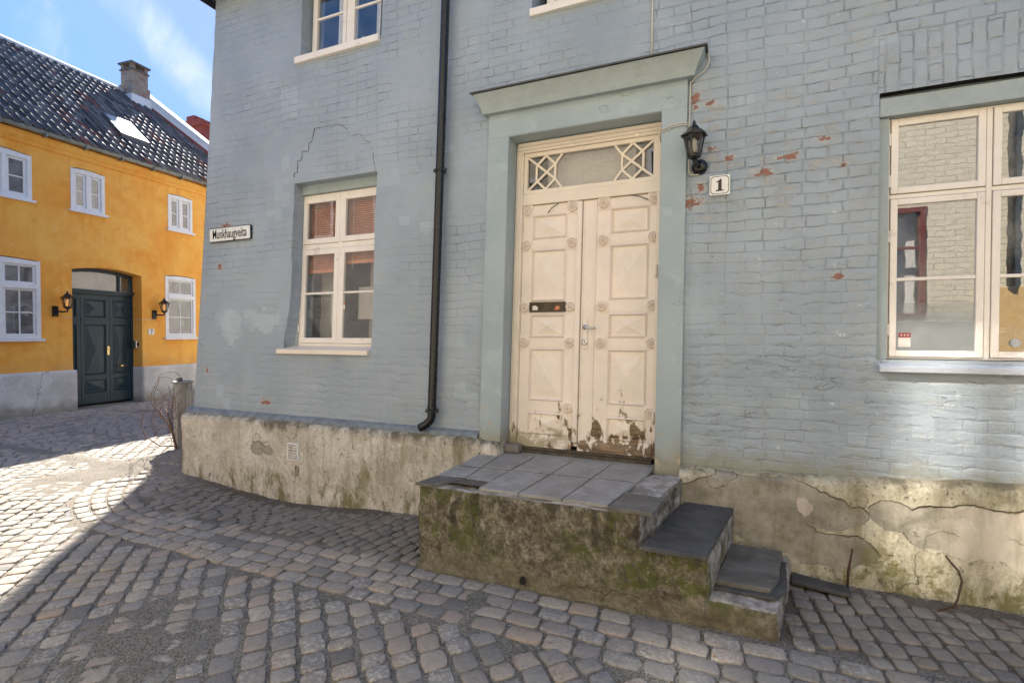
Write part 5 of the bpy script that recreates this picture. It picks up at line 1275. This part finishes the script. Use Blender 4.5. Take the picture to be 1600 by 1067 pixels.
# ------------------------------------------------------------------ the house across the street, behind the camera
OY = -5.06
OH = empty('cream_house', (2, OY, 0), 'cream painted brick house opposite seen reflected in the right window', 'house')
owin = [(-2.30, -1.00, 6.0, 8.2), (-2.35, -1.75, 4.15, 4.8), (3.42, 4.48, 1.92, 3.58), (.4, 1.4, 3.9, 5.1), (8.3, 9.3, 4.4, 5.6), (.6, 1.6, 6.6, 7.8), (4.4, 5.4, 6.9, 7.9)]
mb = MB(); X = sorted({-4.2, 10} | {v for h in owin for v in h[:2]}); Z = sorted({-.2, 8.6} | {v for h in owin for v in h[2:]})
for a, b in zip(X, X[1:]):
    for c, d in zip(Z, Z[1:]):
        if any(h[0] < (a + b) / 2 < h[1] and h[2] < (c + d) / 2 < h[3] for h in owin): continue
        mb.add([(a, OY, c), (b, OY, c), (b, OY, d), (a, OY, d)], [(0, 1, 2, 3)])
mb.box(-4.2, 10, OY - 5, OY - .5, -.2, 8.6)
mb.add([(-4.2, OY, -.2), (-4.2, OY, 8.6), (-4.2, OY - .5, 8.6), (-4.2, OY - .5, -.2)], [(0, 1, 2, 3)]); mb.add([(10, OY, -.2), (10, OY, 8.6), (10, OY - .5, 8.6), (10, OY - .5, -.2)], [(0, 1, 2, 3)])
mb.build('wall', 'cream', OH)
mb = MB(); mb.add([(-4.4, OY + .3, 8.6), (10.2, OY + .3, 8.6), (10.2, OY - 5.2, 8.6), (-4.4, OY - 5.2, 8.6), (-4.4, OY - 2.5, 10.6), (10.2, OY - 2.5, 10.6)], [(0, 1, 5, 4), (2, 3, 4, 5), (0, 4, 3), (1, 2, 5), (0, 3, 2, 1)]); mb.build('roof', 'darkroof', OH)
for i, (a, b, c, d) in enumerate(owin):
    mb = MB(); fm = 'redpaint' if i == 2 else 'white'
    mb.ring(a, b, c, d, .07, OY - .06, OY + .02)
    if i != 1: mc = -1.67 if i == 0 else (a + b) / 2; mb.box(mc - .065, mc + .065, OY - .05, OY + .01, c + .07, d - .07)
    if i == 2: mb.box(a + .07, b - .07, OY - .045, OY + .005, (c + d) / 2 + .2, (c + d) / 2 + .25)
    w = mb.build('window', fm, OH)
    mb = MB(); mb.box(a + .06, b - .06, OY - .052, OY - .047, c + .06, d - .06); mb.build('pane', 'glassmirror' if i < 1 else 'glassmirror2' if i < 2 else 'glass', w)
    mb = MB(); mb.box(a + .05, b - .05, OY - .3, OY - .29, c, d); mb.build('curtain_back', 'sheer' if i == 2 else 'room', w)
mb = MB(); mb.tube([(5.42, OY + .08, 8.5), (5.42, OY + .08, 2.35)], .045, 10); mb.build('downpipe', 'lead', OH, smooth=True)
mb = MB(); mb.box(5.05, 10, OY, OY + .03, -.2, 2.34); mb.build('dado', 'ochre', OH)

WH = empty('grey_house', (-9, OY, 0), 'dull grey brown rendered house standing next to the cream house across the street', 'house')
mb = MB(); mb.box(-13.5, -4.25, OY - 5, OY - .1, -.2, 6.4); mb.build('wall', 'drape', WH)
mb = MB(); mb.add([(-13.7, OY + .2, 6.4), (-4.25, OY + .2, 6.4), (-4.25, OY - 5.2, 6.4), (-13.7, OY - 5.2, 6.4), (-13.7, OY - 2.5, 8.6), (-4.25, OY - 2.5, 8.6)], [(0, 1, 5, 4), (2, 3, 4, 5), (0, 4, 3), (1, 2, 5), (0, 3, 2, 1)]); mb.build('roof', 'darkroof', WH)
for x in (-12.4, -10.2, -8.0, -5.8):
    for z in (1.3, 4.0):
        mb = MB(); mb.ring(x, x + 1, z, z + 1.4, .07, OY - .098, OY - .05); w = mb.build('window', 'white', WH); mb = MB(); mb.box(x + .07, x + .93, OY - .09, OY - .075, z + .07, z + 1.33); mb.build('pane', 'glassfar', w)

# ------------------------------------------------------------------ light, sky, camera
EL = R(41); AZ = math.atan2(-.694, .717)
L = Vector((.694 * math.cos(EL), -.717 * math.cos(EL), -math.sin(EL)))
su = bpy.data.lights.new('sun', 'SUN'); su.energy = 4.6; su.angle = R(.55); su.color = (1.0, .93, .83)
so = bpy.data.objects.new('sun', su); COL.objects.link(so); so.rotation_euler = L.to_track_quat('-Z', 'Y').to_euler(); so.location = (-10, 10, 15)
W = bpy.data.worlds.new('World'); S.world = W; W.use_nodes = True; nt = W.node_tree; nt.nodes.clear()
sky = nt.nodes.new('ShaderNodeTexSky'); sky.sky_type = 'NISHITA'; sky.sun_disc = False; sky.sun_elevation = EL; sky.sun_rotation = AZ; sky.air_density = 1.0; sky.dust_density = .4; sky.ozone_density = 1.5
def wn(t, **kw):
    n = nt.nodes.new(t)
    for k, v in kw.items(): setattr(n, k, v)
    return n
def lk(a, b): nt.links.new(a, b)
def wm(op, a, b=None, c=None):
    n = wn('ShaderNodeMath', operation=op)
    for i_, v in enumerate((a, b, c)):
        if v is None: continue
        if isinstance(v, bpy.types.NodeSocket): lk(v, n.inputs[i_])
        else: n.inputs[i_].default_value = v
    return n.outputs[0]
def wr(v, a, b, c, d):
    n = wn('ShaderNodeMapRange', interpolation_type='SMOOTHSTEP'); lk(v, n.inputs[0])
    for i_, q in enumerate((a, b, c, d)): n.inputs[i_ + 1].default_value = q
    return n.outputs[0]
tc = wn('ShaderNodeTexCoord').outputs['Generated']
hs = wn('ShaderNodeHueSaturation'); hs.inputs['Saturation'].default_value = 1.12; lk(sky.outputs[0], hs.inputs['Color'])
tint = wn('ShaderNodeVectorMath', operation='MULTIPLY'); lk(hs.outputs[0], tint.inputs[0]); tint.inputs[1].default_value = (.74, .92, 1.13)
bw = wn('ShaderNodeRGBToBW'); lk(hs.outputs[0], bw.inputs[0])
k_ = wm('DIVIDE', 2.6, wm('MULTIPLY_ADD', bw.outputs[0], 1.15, 1.0))
sv = wn('ShaderNodeVectorMath', operation='SCALE'); lk(tint.outputs[0], sv.inputs[0]); lk(k_, sv.inputs[3])
def wnoise(scale3, sc, det, dist):
    mp = wn('ShaderNodeMapping'); mp.inputs['Scale'].default_value = scale3; mp.inputs['Rotation'].default_value = (R(20), R(35), R(-38)); lk(tc, mp.inputs[0])
    n = wn('ShaderNodeTexNoise'); lk(mp.outputs[0], n.inputs[0]); n.inputs['Scale'].default_value = sc; n.inputs['Detail'].default_value = det; n.inputs['Roughness'].default_value = .6; n.inputs['Distortion'].default_value = dist; return n.outputs[0]
# one long wisp of cirrus over the ochre house, thin veil elsewhere
da, db = Vector((-.768, .441, .464)), Vector((-.742, .549, .384))
nb_ = da.cross(db).normalized()
dt = wn('ShaderNodeVectorMath', operation='DOT_PRODUCT'); lk(tc, dt.inputs[0]); dt.inputs[1].default_value = tuple(nb_)
n1 = wnoise((1.2, 5.5, 3.0), 2.2, 8, .6); n2 = wnoise((1, 1, 1), 5.0, 7, .4)
off = wm('ADD', dt.outputs['Value'], wm('MULTIPLY', wm('SUBTRACT', n2, .5), .07))
wisp = wm('MULTIPLY', wr(wm('ABSOLUTE', off), .004, .042, 1.0, 0.0), wr(n1, .30, .62, .25, 1.0))
veil = wr(n1, .54, .82, 0.0, .30)
mx = wn('ShaderNodeMix', data_type='RGBA'); lk(wm('MAXIMUM', wm('MULTIPLY', wisp, .52), veil), mx.inputs[0]); lk(sv.outputs[0], mx.inputs[6]); mx.inputs[7].default_value = (3.2, 3.35, 3.5, 1)
bg = wn('ShaderNodeBackground'); bg.inputs[1].default_value = .12; lk(mx.outputs[2], bg.inputs[0])
lk(bg.outputs[0], wn('ShaderNodeOutputWorld').inputs[0])
cam = bpy.data.cameras.new('camera'); co = bpy.data.objects.new('camera', cam); COL.objects.link(co)
cam.sensor_width = 36; cam.lens = 780 / 1600 * 36; cam.clip_start = .05; cam.clip_end = 1000
yaw, pit = R(22.9), math.atan(13.5 / 780)
f = Vector((-math.sin(yaw) * math.cos(pit), math.cos(yaw) * math.cos(pit), -math.sin(pit)))
co.location = (1.70, -4.06, 1.70); co.rotation_euler = f.to_track_quat('-Z', 'Y').to_euler()
S.camera = co
S.render.engine = 'CYCLES'
S.cycles.use_denoising = True; S.cycles.blur_glossy = 0.0; S.cycles.sample_clamp_indirect = 0.0; S.cycles.use_guiding = True; S.cycles.use_surface_guiding = True; S.cycles.max_bounces = 8; S.cycles.diffuse_bounces = 4; S.cycles.transparent_max_bounces = 12
S.view_settings.view_transform = 'Standard'; S.view_settings.look = 'None'; S.view_settings.gamma = 1; S.view_settings.use_curve_mapping = False
S.view_settings.exposure = 1.6
